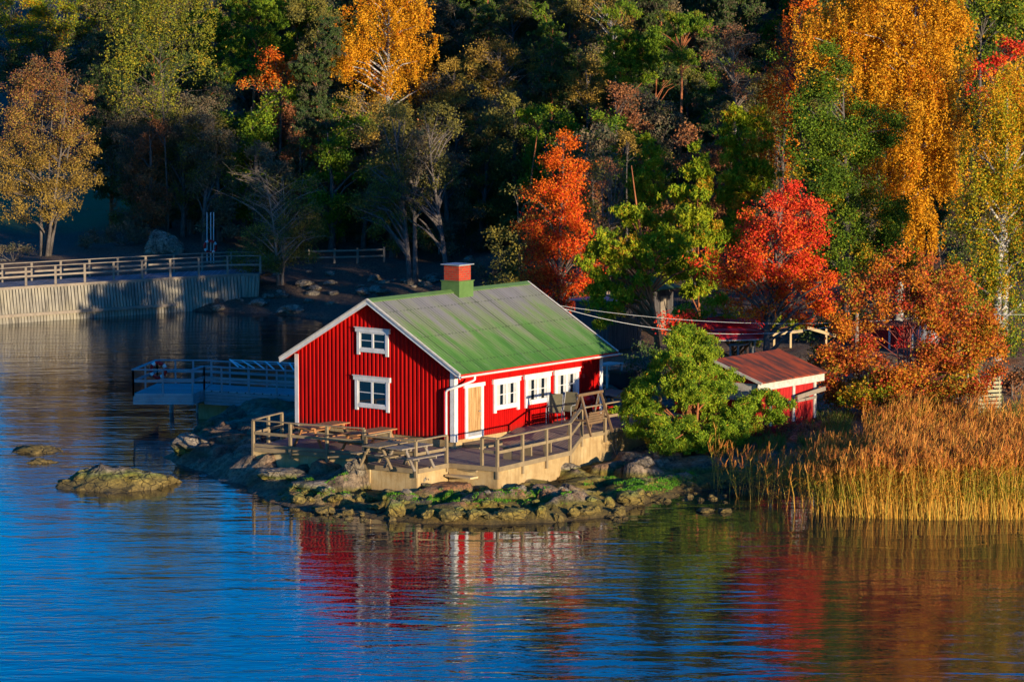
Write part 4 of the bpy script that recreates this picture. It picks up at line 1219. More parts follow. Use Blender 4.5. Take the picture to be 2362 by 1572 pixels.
table_frame('garden_table', 'cream framed table just beyond the far end of the red house', 'table', 1400, 886, 1.1, .7, .85, sidewhite)
table_frame('work_bench', 'grey bench top between the red boats and the shed roof', 'bench', 1706, 836, 1.2, .5, .8, greymetal)
x, y, z = gpt(1440, 896)
cb = thing('storage_box', 'large black lidded box on the path beyond the house', 'box', (x, y, z), HR)
MB().box(-.6, .6, -.4, .4, 0, .72).build('body', black, cb); MB().box(-.64, .64, -.44, .44, .722, .80).build('lid', darkmetal, cb)
x, y, z = gpt(1432, 940)
dk = thing('trailer', 'low dark flat trailer bed behind the spreading pine, right of the deck', 'trailer', (x, y+1.2, z), HR)
MB().box(-.9, .9, -1.1, 1.1, .35, .42).build('bed', darkmetal, dk)
for a in (-.8, .8): MB().torus((a, 0, .22), .17, .06, (1, 0, 0)).build('wheel', black, dk)
# slatted bin and pallets on the right
x, y, z = gpt(2262, 950)
cr = thing('slatted_crate', 'tall pale slatted wooden crate behind the reeds, right of the big bush', 'crate', (x, y, z), R(20))
crm = paint('pale_slats', (.42, .40, .24), (.30, .27, .15), 4, .8)
mb = MB()
for i in range(9): mb.box(-.5, .5, -.5, -.47, .03+i*.155, .03+i*.155+.10)
mb.build('front_slats', crm, cr)
mb = MB()
for i in range(9): mb.box(.47, .5, -.465, .5, .03+i*.155, .03+i*.155+.10)
mb.build('side_slats', crm, cr)
for a in (-.46, .42):
    for b in (-.46, .42): MB().box(a, a+.04, b, b+.04, 0, 1.44).build('corner_post', crm, cr)
p = aty(2072, 790, 124); z0 = HM(p[0], 124)
rs = thing('red_cabin', 'small red cabin with white corner boards glimpsed through the big orange bush', 'cabin', (p[0], 124, z0), R(28))
MB().box(-.6, .6, 0, 2.4, -.3, p[2]-z0+.75).build('wall', sr, rs)
for a in (-.62, .55): MB().box(a, a+.08, -.03, -.003, -.1, p[2]-z0+.72).build('corner_board', white, rs)
MB().box(-.85, .85, -.3, 2.7, p[2]-z0+.752, p[2]-z0+.81).build('roof', shroof, rs)
p = aty(2140, 775, 121)
gm = thing('gas_tank', 'round bluish metal tank end behind the big orange bush', 'tank', (p[0], 121, p[2]))
MB().tube([(0, 0, 0), (0, 1.2, 0)], .42, 18).build('shell', greymetal, gm, True)
for yy in (.2, .9): MB().box(-.3, .3, yy, yy+.08, -(p[2]-HM(p[0], 121)), -.38).build('cradle', woodgrey, gm)
# poles and wires
def pole(label, u, v, depth):
    p = aty(u, v, depth); z0 = HM(p[0], depth)
    o = MB().tube([(0, 0, 0), (0, 0, p[2]-z0)], [.10, .07], 8).build('wire_pole', barkpale)
    return placed(o, p[0], depth, z0, label, 'pole'), (p[0], depth, p[2])
_, e1 = pole('pale wooden pole rising out of the big orange bush, left one', 1972, 720, 118)
_, e2 = pole('pale wooden pole rising out of the big orange bush, right one', 2205, 715, 119)
def wire(label, a, b, sag, r=.014):
    pts = []
    for i in range(17):
        t = i/16; pts.append(tuple(a[k]+(b[k]-a[k])*t - (sag*4*t*(1-t) if k == 2 else 0) for k in range(3)))
    o = MB().tube(pts, r, 5).build('overhead_wire', cable_m); tag(o, label, 'wire')
g1 = (*hw(WL+.32, WG/2-1.75), HZ+RH-.90)
wire('thick pale wire running from the house gable over the spreading pine', g1, (e1[0], e1[1], e1[2]-.35), .70, .009)
wire('thin wire running from the house gable to the right hand pole', (*hw(WL+.32, WG/2-1.3), HZ+RH-.78), (e2[0], e2[1], e2[2]-.1), .55, .006)
wire('thin wire leaving the right hand pole out of the picture', (e2[0], e2[1], e2[2]-.1), (e2[0]+14, e2[1]+2, e2[2]+.4), .3, .007)
# rough rails behind the shed
x, y, z = gpt(1830, 800)
rf = thing('rough_rails', 'pale rough timber rails nailed to short posts above the shed roof', 'fence', (x, y, z))
for a in (-.9, -.2, 1.3): MB().box(a-.04, a+.04, -.04, .04, -.2, 1.25 if a == -.2 else .8).build('post', woodnew, rf)
MB().bar((-1.1, -.06, .55), (.3, -.06, .72), .04, .12).build('rail', woodnew, rf)
MB().bar((.5, -.06, .85), (1.7, -.06, .50), .04, .12).build('rail', woodnew, rf)

# ------------------------------------------------------------------ trees on the right, sunlit
ptree('birch_tree', 'huge golden birch with hanging branches, tallest tree at upper right', 'birch', 2060, 0,
      [(2000, 90, 170, 110), (2090, 30, 130, 90), (1930, 60, 100, 80), (2080, 230, 140, 130), (2130, 120, 110, 120), (2120, 370, 100, 130), (2060, 420, 70, 110, -1), (2000, 230, 90, 110), (2160, 300, 60, 120), (2110, 520, 55, 90), (2030, 560, 55, 60, 0, .6), (2050, -40, 160, 60)],
      depth=130, kind='birch', pal='gold', leaf=.10, dens=1000, r=.26, bark_=barkbirch, seed=3, nl=60, stems=2, spread=.5)
ptree('alder_tree', 'tall dark green alder standing in front of the huge golden birch', 'alder', 1945, 0,
      [(1905, 160, 52, 60), (1885, 250, 70, 80), (1940, 330, 95, 70), (1895, 410, 90, 65), (2000, 300, 70, 60), (1985, 500, 100, 65), (2020, 580, 85, 60), (1940, 590, 80, 55), (2055, 510, 50, 60), (1890, 340, 85, 65), (1960, 440, 90, 50)],
      depth=126, kind='leafy', pal='alder', leaf=.10, dens=1250, r=.20, seed=4, nl=44)
ptree('birch_tree', 'yellow and green birch filling the right edge of the wood', 'birch', 2290, 0,
      [(2330, 230, 75, 90), (2300, 350, 90, 90), (2270, 470, 80, 90), (2340, 480, 70, 110), (2260, 590, 80, 80), (2330, 640, 80, 100), (2250, 690, 55, 60), (2300, 760, 70, 60), (2370, 350, 60, 120)],
      depth=121, kind='birch', pal='goldgreen', pal2=('green', .0, .85), leaf=.095, dens=1000, r=.22, bark_=barkbirch, seed=5, nl=44)
ptree('birch_tree', 'orange-gold birch top between the right edge and the huge golden birch', 'birch', 2310, 0,
      [(2300, 250, 60, 70), (2345, 180, 60, 60), (2290, 350, 50, 80)], depth=127, kind='birch', pal='gold', leaf=.12, dens=520, r=.16, bark_=barkbirch, seed=55, nl=24)
ptree('oak_tree', 'green broadleaf crown at the top right corner', 'tree', 2260, 0, [(2260, 40, 80, 60), (2200, 20, 50, 40), (2330, 20, 50, 60), (2250, 120, 70, 50, 0, .7)], depth=148, kind='leafy', pal='green', leaf=.15, dens=480, r=.22, seed=6)
ptree('rowan_tree', 'crimson rowan at the top right edge below the green crown', 'rowan', 2300, 0, [(2335, 110, 40, 35), (2300, 150, 45, 25, 0, .6), (2240, 165, 40, 20, 0, .6), (2270, 200, 60, 30, 0, .35)], depth=140, kind='leafy', pal='red', leaf=.13, dens=480, r=.12, seed=7)
ptree('birch_tree', 'orange birch left of the tall dark green alder', 'birch', 1790, 0, [(1800, 210, 60, 60), (1780, 300, 55, 70), (1790, 370, 40, 40, 0, .7), (1830, 150, 50, 50, 0, .5), (1860, 60, 60, 60, 0, .6), (1890, 20, 60, 40, 0, .7)],
      depth=140, kind='birch', pal='orange', pal2=('gold', .0, .9), leaf=.13, dens=480, r=.16, seed=8, nl=40)
ptree('cherry_tree', 'half bare cherry with thin red twigs in front of the golden top', 'cherry', 1860, 0, [(1850, 100, 90, 70, 0, .12), (1810, 150, 60, 50, 0, .1)], depth=137, kind='leafy', pal='redor', leaf=.12, dens=420, r=.12, bark_=barkred, seed=9, nl=50, twigs=6)
ptree('maple_tree', 'brilliant red maple between the pines and the big orange bush', 'maple', 1762, 0,
      [(1800, 440, 45, 35), (1800, 500, 96, 50), (1760, 560, 90, 50), (1845, 560, 76, 45), (1690, 620, 90, 50), (1790, 630, 90, 55), (1870, 640, 70, 50), (1900, 680, 50, 40), (1660, 640, 45, 35), (1720, 690, 55, 40, 0, .6), (1850, 710, 50, 35, 0, .6), (1790, 700, 60, 40, 0, .5)],
      depth=119, kind='leafy', pal='red', pal2=('orange', .15, .85), leaf=.10, dens=820, r=.17, bark_=barkgrey, seed=10, nl=50, H=8.0)
ptree('aspen_tree', 'slender flame-orange aspen right behind the ridge of the house', 'aspen', 1290, 0,
      [(1298, 345, 34, 50), (1292, 400, 56, 50), (1280, 470, 76, 55), (1322, 430, 44, 60), (1252, 540, 66, 55), (1318, 530, 60, 60), (1245, 610, 56, 50), (1300, 610, 74, 60), (1280, 680, 92, 40), (1330, 680, 55, 44), (1240, 660, 35, 35, 0, .6)],
      depth=133, kind='leafy', pal='orange', pal2=('redor', .3, 1.0), leaf=.10, dens=640, r=.15, bark_=barkgrey, seed=12, nl=46)
ptree('rowan_bush', 'olive bush shaded behind the left side of the flame-orange aspen', 'bush', 1200, 0, [(1205, 470, 50, 60, 0, .6), (1180, 560, 50, 70), (1170, 640, 45, 50), (1210, 620, 40, 60)], depth=139, kind='leafy', pal='olive', leaf=.13, dens=480, r=.10, seed=13, nl=24)
ptree('willow_bush', 'nearly bare yellow-brown willow right of the flame-orange aspen', 'willow', 1400, 0, [(1400, 430, 66, 60, 0, .22), (1410, 500, 62, 60, 0, .3), (1390, 560, 60, 50, 0, .9), (1400, 390, 50, 30, 0, .12)], depth=137, kind='leafy', pal='yelbrown', leaf=.12, dens=420, r=.11, bark_=barkpale, seed=14, nl=70, twigs=8, stems=4)
P_ = 'young pines in the sun behind the house'
ptree('pine_tree', 'small young pine right of the bare willow, lowest crown top of the three', 'pine', 1500, 0, [(1500, 345, 16, 35), (1495, 395, 34, 35), (1490, 440, 48, 35), (1500, 490, 55, 35), (1520, 540, 60, 35, 0, .8)], depth=136, kind='pine', pal='pineyel', leaf=.13, dens=1100, r=.06, bark_=barkpine, seed=15, group=P_, stems=1)
ptree('pine_tree', 'young pine with pointed top left of the tallest young pine', 'pine', 1610, 0, [(1608, 360, 18, 32), (1600, 410, 42, 35), (1590, 460, 56, 40), (1610, 520, 68, 40), (1590, 580, 66, 45), (1590, 640, 66, 40)], depth=130, kind='pine', pal='pineyel', leaf=.13, dens=1150, r=.07, bark_=barkpine, seed=16, group=P_, stems=1)
ptree('pine_tree', 'tallest young pine, bright green, left above the red maple', 'pine', 1705, 0, [(1690, 265, 28, 30), (1740, 275, 22, 35), (1710, 310, 50, 40), (1720, 360, 60, 40), (1690, 420, 60, 40), (1740, 400, 40, 35), (1680, 480, 50, 45), (1670, 540, 50, 40, 0, .7)], depth=133, kind='pine', pal='pineyel', leaf=.13, dens=1150, r=.08, bark_=barkpine, seed=17, group=P_, stems=1)
ptree('pine_tree', 'broad pine with glowing red trunk and branches just right of the aspen', 'pine', 1515, 0, [(1440, 500, 40, 40), (1420, 570, 55, 45), (1390, 610, 50, 35), (1480, 580, 60, 45), (1530, 560, 45, 40), (1560, 610, 45, 35), (1400, 680, 55, 40), (1460, 650, 50, 30, 0, .6), (1440, 700, 50, 30), (1380, 720, 35, 25, 0, .7)], depth=125, kind='pine', pal='pineyel', leaf=.12, dens=1000, r=.13, bark_=barkpine, seed=18, nl=40, H=9.0)
ptree('pine_tree', 'low pine growth below the red maple, above the boats', 'pine', 1690, 0, [(1640, 700, 40, 25), (1600, 730, 50, 30), (1690, 730, 40, 20), (1720, 770, 40, 22), (1800, 740, 40, 25)], depth=122, kind='pine', pal='pineyel', leaf=.12, dens=560, r=.09, bark_=barkpine, seed=19, nl=26)
ptree('rowan_bush', 'small red rowan bush left of the overturned boats', 'bush', 1560, 0, [(1535, 745, 22, 25), (1580, 740, 28, 20), (1610, 760, 25, 14)], depth=118, kind='leafy', pal='red', leaf=.12, dens=520, r=.05, seed=20, nl=14)
ptree('pine_tree', 'spreading low pine hanging over the shore at the right end of the deck', 'pine', 1590, 1035,
      [(1590, 800, 60, 50, 1.5), (1560, 850, 60, 55, 1), (1640, 860, 60, 60, 1), (1610, 920, 70, 50, .5), (1500, 920, 50, 55), (1470, 960, 42, 45), (1480, 905, 40, 40), (1550, 980, 60, 45, -.6), (1620, 1000, 60, 45, -1), (1500, 1010, 55, 35, -.6), (1590, 1025, 45, 28, -1), (1680, 950, 45, 40), (1740, 930, 55, 40, .6), (1700, 990, 50, 40, -.5), (1790, 940, 35, 30, .6), (1660, 1020, 35, 25, -.8), (1570, 780, 35, 35, 1.5), (1600, 880, 70, 60, -1.2), (1540, 1000, 50, 36, -1.8)],
      depth=105, kind='pine', pal='pinebright', leaf=.075, dens=3000, r=.10, bark_=barkpine, seed=21, nl=40, stems=2, spread=.4, H=3.6)
ptree('big_bush', 'big round autumn bush with red twigs and orange leaves behind the reeds', 'bush', 2095, 0,
      [(2090, 615, 80, 40, 0, .45), (2100, 640, 100, 60, 0, .5), (2010, 690, 95, 60, 0, .45), (2180, 690, 90, 60, 0, .6), (2100, 680, 110, 50, 0, .45), (1965, 780, 72, 70, 0, .7), (2250, 760, 60, 60, 0, .6), (2205, 790, 75, 70, 0, .75), (2070, 890, 110, 52, -.6, .8), (1970, 860, 70, 60, 0, .75), (2180, 870, 80, 60, -.6, .75), (2260, 820, 45, 70, 0, .6), (2060, 920, 130, 42, -.6, .9), (1935, 895, 50, 45, 0, .7), (2190, 920, 80, 40, -.6, .8), (1925, 820, 45, 50, 0, .4), (2175, 775, 60, 55, -.5, .5)],
      depth=111, kind='leafy', pal='bush', leaf=.105, dens=1500, r=.09, bark_=barkred, seed=22, nl=110, stems=7, spread=.45, twigs=8)
ptree('hazel_bush', 'green and yellow low bush at the left foot of the big orange bush', 'bush', 2000, 0, [(1995, 880, 60, 45), (1950, 900, 45, 35), (2040, 900, 45, 35)], depth=109.6, kind='leafy', pal='yelgreen', leaf=.10, dens=520, r=.05, seed=23, nl=14)
ptree('shrub', 'dark brown tangled shrub in front of the shed, above the left end of the reeds', 'shrub', 1800, 0, [(1790, 1000, 60, 35, 0, .5), (1860, 985, 60, 30, 0, .5), (1730, 1030, 40, 30, 0, .4)], depth=106.5, kind='leafy', pal='brown', leaf=.09, dens=520, r=.04, bark_=barkred, seed=24, nl=60, stems=5, twigs=6)
ptree('shrub', 'small rust coloured bush at the foot of the concrete wall below the pine', 'shrub', 1420, 1045, [(1412, 1010, 18, 22, 0, .6)], kind='leafy', pal='yelbrown', leaf=.06, dens=900, r=.02, bark_=barkpale, seed=25, nl=30, twigs=3)
ptree('rowan_bush', 'dark green bush behind the black box beyond the house', 'bush', 1490, 0, [(1480, 830, 45, 35), (1520, 860, 35, 30), (1440, 840, 25, 20, 0, .6)], depth=117, kind='leafy', pal='darkgreen', leaf=.10, dens=520, r=.05, seed=26, nl=14)
ptree('hazel_bush', 'dark bush in the gap between the alder and the right edge birch', 'bush', 2180, 0, [(2170, 640, 50, 70), (2160, 740, 60, 50), (2200, 560, 40, 60), (1900, 760, 50, 40), (2330, 830, 60, 30, 0, .5)], depth=133, kind='leafy', pal='darkgreen', leaf=.13, dens=520, r=.1, seed=27, nl=24)

# ------------------------------------------------------------------ trees on the left and in the middle
ptree('maple_tree', 'reddish-brown maple with three trunks standing alone by the left edge', 'maple', 95, 590,
      [(105, 170, 58, 45), (55, 220, 60, 50), (155, 220, 55, 48), (100, 280, 100, 55), (40, 340, 66, 50), (165, 340, 60, 50), (100, 400, 110, 50), (20, 420, 60, 45, 0, .8), (180, 410, 50, 40, 0, .7), (100, 470, 90, 40, 0, .7), (30, 480, 50, 30, 0, .5), (190, 230, 25, 25)],
      kind='leafy', pal='brown', pal2=('yelbrown', .45, 1.05), leaf=.135, dens=360, r=.2, bark_=barkgrey, seed=31, nl=70, stems=4, spread=.5, twigs=4)
ptree('birch_tree', 'tall yellow-green birch with a white trunk behind the huge boulder', 'birch', 388, 545, [(410, 30, 100, 70, 0, .7), (310, 50, 70, 70, 0, .8), (280, 130, 60, 60, 0, .6), (430, 120, 90, 60, 0, .4), (330, 200, 100, 60, 0, .4), (370, -20, 130, 50)], kind='birch', pal='muted', leaf=.16, dens=230, r=.07, bark_=barkgrey, seed=32, nl=40)
ptree('bare_tree', 'bare grey tree with pale forked limbs over olive leaves at the end of the boardwalk', 'tree', 645, 655, [(560, 430, 60, 60, 0, .03), (620, 460, 70, 60, 0, .15), (680, 500, 60, 60, 0, .5), (640, 560, 80, 60, 0, .9), (600, 600, 60, 45, 0, 1.), (720, 560, 50, 50, 0, .7), (700, 450, 50, 50, 0, .3)], kind='leafy', pal='olive', leaf=.13, dens=480, r=.15, bark_=barkpale, seed=33, nl=70, stems=3, spread=.4, twigs=5)
ptree('maple_tree', 'maple with a glowing orange top high in the dark wood', 'maple', 650, 0, [(625, 145, 32, 35), (690, 150, 28, 35), (655, 175, 55, 30), (590, 195, 45, 20, 0, .6)], depth=183, kind='leafy', pal='orange', pal2=('yelbrown', .55, 1.05), leaf=.17, dens=360, r=.16, seed=34)
ptree('birch_tree', 'large golden birch with pale forked trunk at the top, left of centre', 'birch', 900, 0, [(900, 30, 90, 60), (830, 70, 80, 60), (950, 80, 50, 60), (880, 140, 100, 50), (800, 130, 50, 50), (960, 170, 40, 50, 0, .7), (890, 200, 80, 30, 0, .5), (900, -30, 90, 50)], depth=184, kind='birch', pal='gold', leaf=.16, dens=380, r=.24, bark_=barkbirch, seed=35, nl=50)
ptree('oak_tree', 'layered yellow-brown oak below the large golden birch', 'oak', 900, 0, [(900, 260, 70, 30), (870, 300, 80, 25), (930, 310, 50, 25), (880, 340, 50, 25, 0, .5), (820, 250, 60, 40, 0, .5), (850, 400, 60, 30, 0, .35)], depth=181, kind='leafy', pal='yelbrown', leaf=.15, dens=330, r=.2, seed=36, bark_=barkpale, nl=50, twigs=3)
ptree('oak_tree', 'broad thin brown-yellow oak crown high in the middle of the wood', 'oak', 1150, 0, [(1150, 120, 70, 35), (1110, 160, 50, 30), (1200, 150, 50, 30, 0, .6), (1150, 190, 50, 30), (1140, 240, 50, 25, 0, .7), (1120, 210, 40, 20)], depth=190, kind='leafy', pal='yelbrown', leaf=.15, dens=330, r=.18, bark_=barkpale, seed=37, nl=60, twigs=3)
ptree('aspen_tree', 'narrow yellow aspen between the golden birch and the broad thin oak', 'aspen', 1050, 0, [(1035, 160, 20, 35), (1045, 220, 28, 40), (1070, 285, 28, 30), (1010, 240, 30, 20, 0, .6)], depth=183, kind='leafy', pal='yelbrown', leaf=.14, dens=480, r=.12, seed=38)
ptree('oak_tree', 'yellow clumped oak crown right of the middle of the wood', 'oak', 1350, 0, [(1360, 155, 35, 28), (1345, 195, 50, 25), (1365, 240, 40, 22), (1320, 210, 30, 18)], depth=178, kind='leafy', pal='yelbrown', leaf=.15, dens=430, r=.14, seed=39)
ptree('pine_tree', 'tall green pine at the top, right of the middle', 'pine', 1440, 0, [(1440, 90, 45, 40), (1480, 120, 45, 40), (1420, 130, 40, 35), (1460, 170, 60, 30, 0, .6), (1430, 30, 50, 25, 0, .5)], depth=172, kind='pine', pal='pine', leaf=.17, dens=420, r=.18, bark_=barkpine, seed=41)
ptree('pine_tree', 'tall green pine at the top, between its neighbour pine and the brown tree', 'pine', 1560, 0, [(1560, 55, 45, 30), (1520, 90, 40, 30), (1610, 60, 40, 30), (1560, 130, 45, 30, 0, .6)], depth=169, kind='pine', pal='pine', leaf=.17, dens=420, r=.18, bark_=barkpine, seed=42)
ptree('oak_tree', 'thin brown oak top left of the orange birch', 'oak', 1690, 0, [(1690, 85, 60, 35, 0, .6), (1670, 130, 60, 40, 0, .45), (1720, 180, 50, 50, 0, .35)], depth=162, kind='leafy', pal='brown', leaf=.14, dens=400, r=.16, bark_=barkpale, seed=43, nl=60, twigs=4)
ptree('birch_tree', 'thin drooping bare birch at the top edge above the tall green pines', 'birch', 1420, 0, [(1400, 20, 70, 40, 0, .4), (1430, 50, 50, 40, 0, .3)], depth=180, kind='birch', pal='yelbrown', leaf=.15, dens=330, r=.12, bark_=barkbirch, seed=44)
ptree('pine_tree', 'small pine with a bright green top in the dark middle of the wood', 'pine', 1212, 0, [(1205, 262, 18, 15), (1235, 262, 20, 12), (1270, 255, 22, 10, 0, .6)], depth=170, kind='pine', pal='pineyel', leaf=.15, dens=480, r=.12, bark_=barkpine, seed=45)
ptree('aspen_tree', 'small yellow-tipped aspen above the lowest young pine', 'aspen', 1440, 0, [(1435, 310, 25, 18), (1450, 340, 22, 22, 0, .6)], depth=152, kind='leafy', pal='yelbrown', leaf=.14, dens=420, r=.1, seed=46)
for i, (u, vt, lb) in enumerate(((350, 110, 'dark pine crown showing through the middle of the yellow-green birch'), (260, 190, 'dark pine left of the yellow-green birch trunk'), (470, 180, 'dark pine crown right of the yellow-green birch, lower than its neighbours'))):
    ptree('pine_tree', lb, 'pine', u, 0, [(u-20, vt, 60, 35), (u+30, vt+40, 60, 35), (u, vt+100, 70, 40), (u-10, vt+170, 70, 45), (u, vt+240, 60, 45, 0, .7)], depth=191+i, kind='pine', pal='darkgreen', leaf=.16, dens=340, r=.16, bark_=barkpine, seed=55+i)
for i, (u, vt, lb) in enumerate(((585, 20, 'pine with lit green top at the upper left, left of two'), (690, 15, 'pine with lit green top at the upper left, right of two'), (500, 60, 'dusky pine with a reddish trunk right of the yellow-green birch'), (755, 60, 'dusky pine behind the left side of the golden birch'))):
    ptree('pine_tree', lb, 'pine', u, 0, [(u-20, vt, 60, 35), (u+30, vt+30, 50, 35), (u, vt+80, 60, 35, 0, .8), (u-10, vt+130, 55, 35, 0, .5)], depth=198+i*3, kind='pine', pal='pine', leaf=.19, dens=340, r=.2, bark_=barkpine, seed=60+i)
for i, (u, vt, lb) in enumerate(((30, 25, 'yellow-green treetop at the upper left corner'), (110, 20, 'yellow-green treetop, second from the upper left corner'), (200, 15, 'yellow-green treetop just left of the yellow-green birch'))):
    ptree('ash_tree', lb, 'tree', u, 0, [(u, vt, 60, 35), (u+20, vt+40, 50, 30), (u-10, vt+80, 60, 40), (u, vt+150, 60, 50)], depth=232+i*2, kind='leafy', pal='yelgreen', pal2=('darkgreen', .5, .95), leaf=.2, dens=260, r=.2, seed=70+i)
# leaning and straight dark trunks of small trees by the cove
TR = 'dusky trees along the far bank of the cove'
for i, (u, v, du, lb) in enumerate(((905, 520, 10, 'tree with a thick bluish trunk below the layered oak'), (835, 570, 25, 'tree with a bluish trunk leaning right beyond the rail fence'), (945, 655, -40, 'dark trunk leaning left above the house ridge, left of two'), (955, 655, 0, 'straight dark trunk beside the left leaning one above the house ridge'), (1030, 655, -45, 'dark trunk leaning left just left of the chimney'),
        (350, 545, -15, 'dark leaning trunk left of the white birch trunk'), (420, 545, 8, 'thin dark trunk right of the white birch trunk'), (790, 560, -35, 'dark tree leaning left beyond the rail fence'), (470, 560, 12, 'thin dark trunk behind the rescue post'))):
    ptree('dusky_tree', lb, 'tree', u, v, [(u+du, 330+(i*37) % 90, 70, 60, 2, .8), (u+du*2, 420+(i*23) % 60, 60, 50, 1, .6), (u+du*.5, 260+(i*51) % 90, 60, 50, 3, .7)], kind='leafy', pal='dusk' if i % 2 else 'olive', leaf=.15, dens=300, r=.17, bark_=barkgrey, seed=80+i, nl=40, twigs=3, group=TR)
# undergrowth on the far bank
for i, (u, v, w_, pal, lb) in enumerate(((560, 590, 40, 'olive', 'low olive bush at the end of the boardwalk railing'), (1120, 620, 60, 'dusk', 'dark undergrowth bush left of the flame-orange aspen'), (1080, 560, 60, 'dusk', 'dark bush above the chimney'), (990, 560, 60, 'dusk', 'dark bush between the leaning trunks and the chimney'),
        (760, 520, 60, 'dusk', 'dark bush behind the rail fence, left'), (860, 540, 60, 'dusk', 'dark bush behind the rail fence, right'), (280, 545, 60, 'dusk', 'low dark hedge bush left of the huge boulder'), (200, 552, 40, 'dusk', 'low dark hedge bush on the meadow edge'), (30, 580, 40, 'dusk', 'low dark bush at the left edge behind the boardwalk'))):
    ptree('bush', lb, 'bush', u, v+20, [(u, v, w_, 28), (u+w_*.7, v-14, w_*.7, 26, 1), (u-w_*.6, v-5, w_*.6, 20, 1)] if w_ > 40 else [(u, v, w_, 18)], kind='leafy', pal=pal, leaf=.13, dens=420, r=.05, seed=100+i, nl=16, group='dark bushes on the far bank')
ptree('ash_tree', 'thin brown tree crossing in front of the white birch trunk', 'tree', 440, 0, [(330, 230, 60, 45, 0, .6), (430, 250, 60, 45, 0, .6), (400, 320, 80, 40, 0, .5), (290, 290, 45, 40, 0, .6), (480, 330, 50, 50, 0, .6), (330, 370, 60, 40, 0, .5), (440, 400, 60, 40, 0, .5), (270, 380, 45, 40, 0, .5), (500, 230, 50, 40, 0, .5)], depth=187, kind='leafy', pal='dusk', pal2=('dusk', 0, .1), leaf=.14, dens=420, r=.12, bark_=barkgrey, seed=140, nl=50, twigs=3)
for i, (u, v, w_, dp, pal, lb) in enumerate(((1830, 770, 70, 127, 'darkgreen', 'dark green bush below the tall alder'), (1930, 730, 60, 128, 'olive', 'olive bush between the alder trunk and the big orange bush'), (2240, 760, 60, 126, 'green', 'green bush under the right edge birch, left one'), (2330, 780, 60, 125, 'darkgreen', 'dark green bush under the right edge birch, right one'),
        (2100, 650, 70, 134, 'olive', 'olive thicket behind the big orange bush'), (1560, 700, 60, 138, 'darkgreen', 'dark green bush behind the glowing pine trunk'), (1400, 750, 50, 134, 'olive', 'olive bush right behind the end of the green roof'), (1640, 700, 50, 137, 'darkgreen', 'dark green bush left of the red maple'), (2200, 850, 40, 114, 'yelgreen', 'yellow-green bush by the slatted crate'), (1900, 830, 40, 117, 'rust', 'rust coloured bush right of the shed roof'), (1980, 600, 60, 138, 'darkgreen', 'dark green thicket behind the alder foot'), (2330, 880, 36, 116, 'brown', 'brown low bush on the bank at the right edge'))):
    ptree('bush', lb, 'bush', u, 0, [(u, v, w_, 36), (u+w_*.6, v+18, w_*.7, 30, 1), (u-w_*.5, v+22, w_*.7, 30, 1)], depth=dp, kind='leafy', pal=pal, leaf=.12, dens=520, r=.05, seed=150+i, nl=14)
# ------------------------------------------------------------------ the wood behind: copies of a few trees
def proto(name, label, cat, H, kind, pal, pal2, seed, dens=170, leaf=.145, bark_=barkgrey, w_=2.6, low=.25):
    rng = np.random.default_rng(seed); bl_ = []
    for i in range(9):
        t = low + (1-low)*i/8
        ww = w_*(1-.55*abs(t-.55)) * (1.1-.6*t if kind == 'pine' else 1)
        bl_.append((rng.normal()*.7*w_*.4, rng.normal()*.7*w_*.4, H*t*.95, ww*.75, ww*.75, H*.085, 1))
    return build_tree(name, label, cat, (0, 0, -200), bl_, kind=kind, pal=pal, pal2=pal2, leaf=leaf, dens=dens*4.2, r=.2, bark_=bark_, seed=seed, nl=24, group='trees of the dark wood')
LB = {'pine': 'tall dusky pine standing deep in the wood', 'leafy': 'tall dusky broadleaf tree standing deep in the wood'}
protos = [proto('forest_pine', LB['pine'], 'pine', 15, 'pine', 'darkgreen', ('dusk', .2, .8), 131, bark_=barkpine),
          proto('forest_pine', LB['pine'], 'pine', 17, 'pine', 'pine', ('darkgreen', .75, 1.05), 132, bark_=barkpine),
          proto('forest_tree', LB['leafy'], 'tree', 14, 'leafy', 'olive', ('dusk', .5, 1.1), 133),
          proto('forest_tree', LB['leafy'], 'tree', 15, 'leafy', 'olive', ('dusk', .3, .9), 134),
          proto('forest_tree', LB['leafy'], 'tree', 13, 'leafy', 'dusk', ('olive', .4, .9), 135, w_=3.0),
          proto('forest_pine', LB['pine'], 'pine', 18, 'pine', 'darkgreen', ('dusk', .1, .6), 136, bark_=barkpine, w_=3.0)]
rng = np.random.default_rng(8); used = set(); n_ = 0
spots = []
KEY = [(-400, 235, 234), (740, 1000, 187), (250, 520, 200), (590, 720, 199), (1060, 1240, 192), (1300, 1410, 180), (1380, 1640, 174), (1630, 1760, 164), (1020, 1080, 184)]
def hides(x, y):
    u = (1181 + F*x/y)/1.0025
    return any(a < u < b and y < d for a, b, d in KEY)
def free(x, y, dmin):
    if hides(x, y): return False
    return all((x-a)**2+(y-b)**2 > dmin**2 for a, b in spots)
for k_ in range(4000):
    y = 176 + 75*rng.random()**1.3; x = rng.uniform(-.20, .21)*y
    if n_ >= 130: break
    if x < -14 and y < 212 and x < -.085*y*1.0 and x > -60: continue          # meadow and boulder stay open
    if not free(x, y, 3.1): continue
    spots.append((x, y)); i = int(rng.choice([0, 1, 5, 0, 1, 5, 2, 3, 4]))
    o = protos[i] if i not in used else copy_tree(protos[i]); used.add(i)
    s_ = rng.uniform(.85, 1.12)
    hh = HM(x, y)
    if y < 200: s_ *= .86
    o.location = (x, y, hh-.2); o.rotation_euler = (0, 0, rng.uniform(0, 6.28)); o.scale = (s_, s_, s_*rng.uniform(.9, 1.1)); n_ += 1
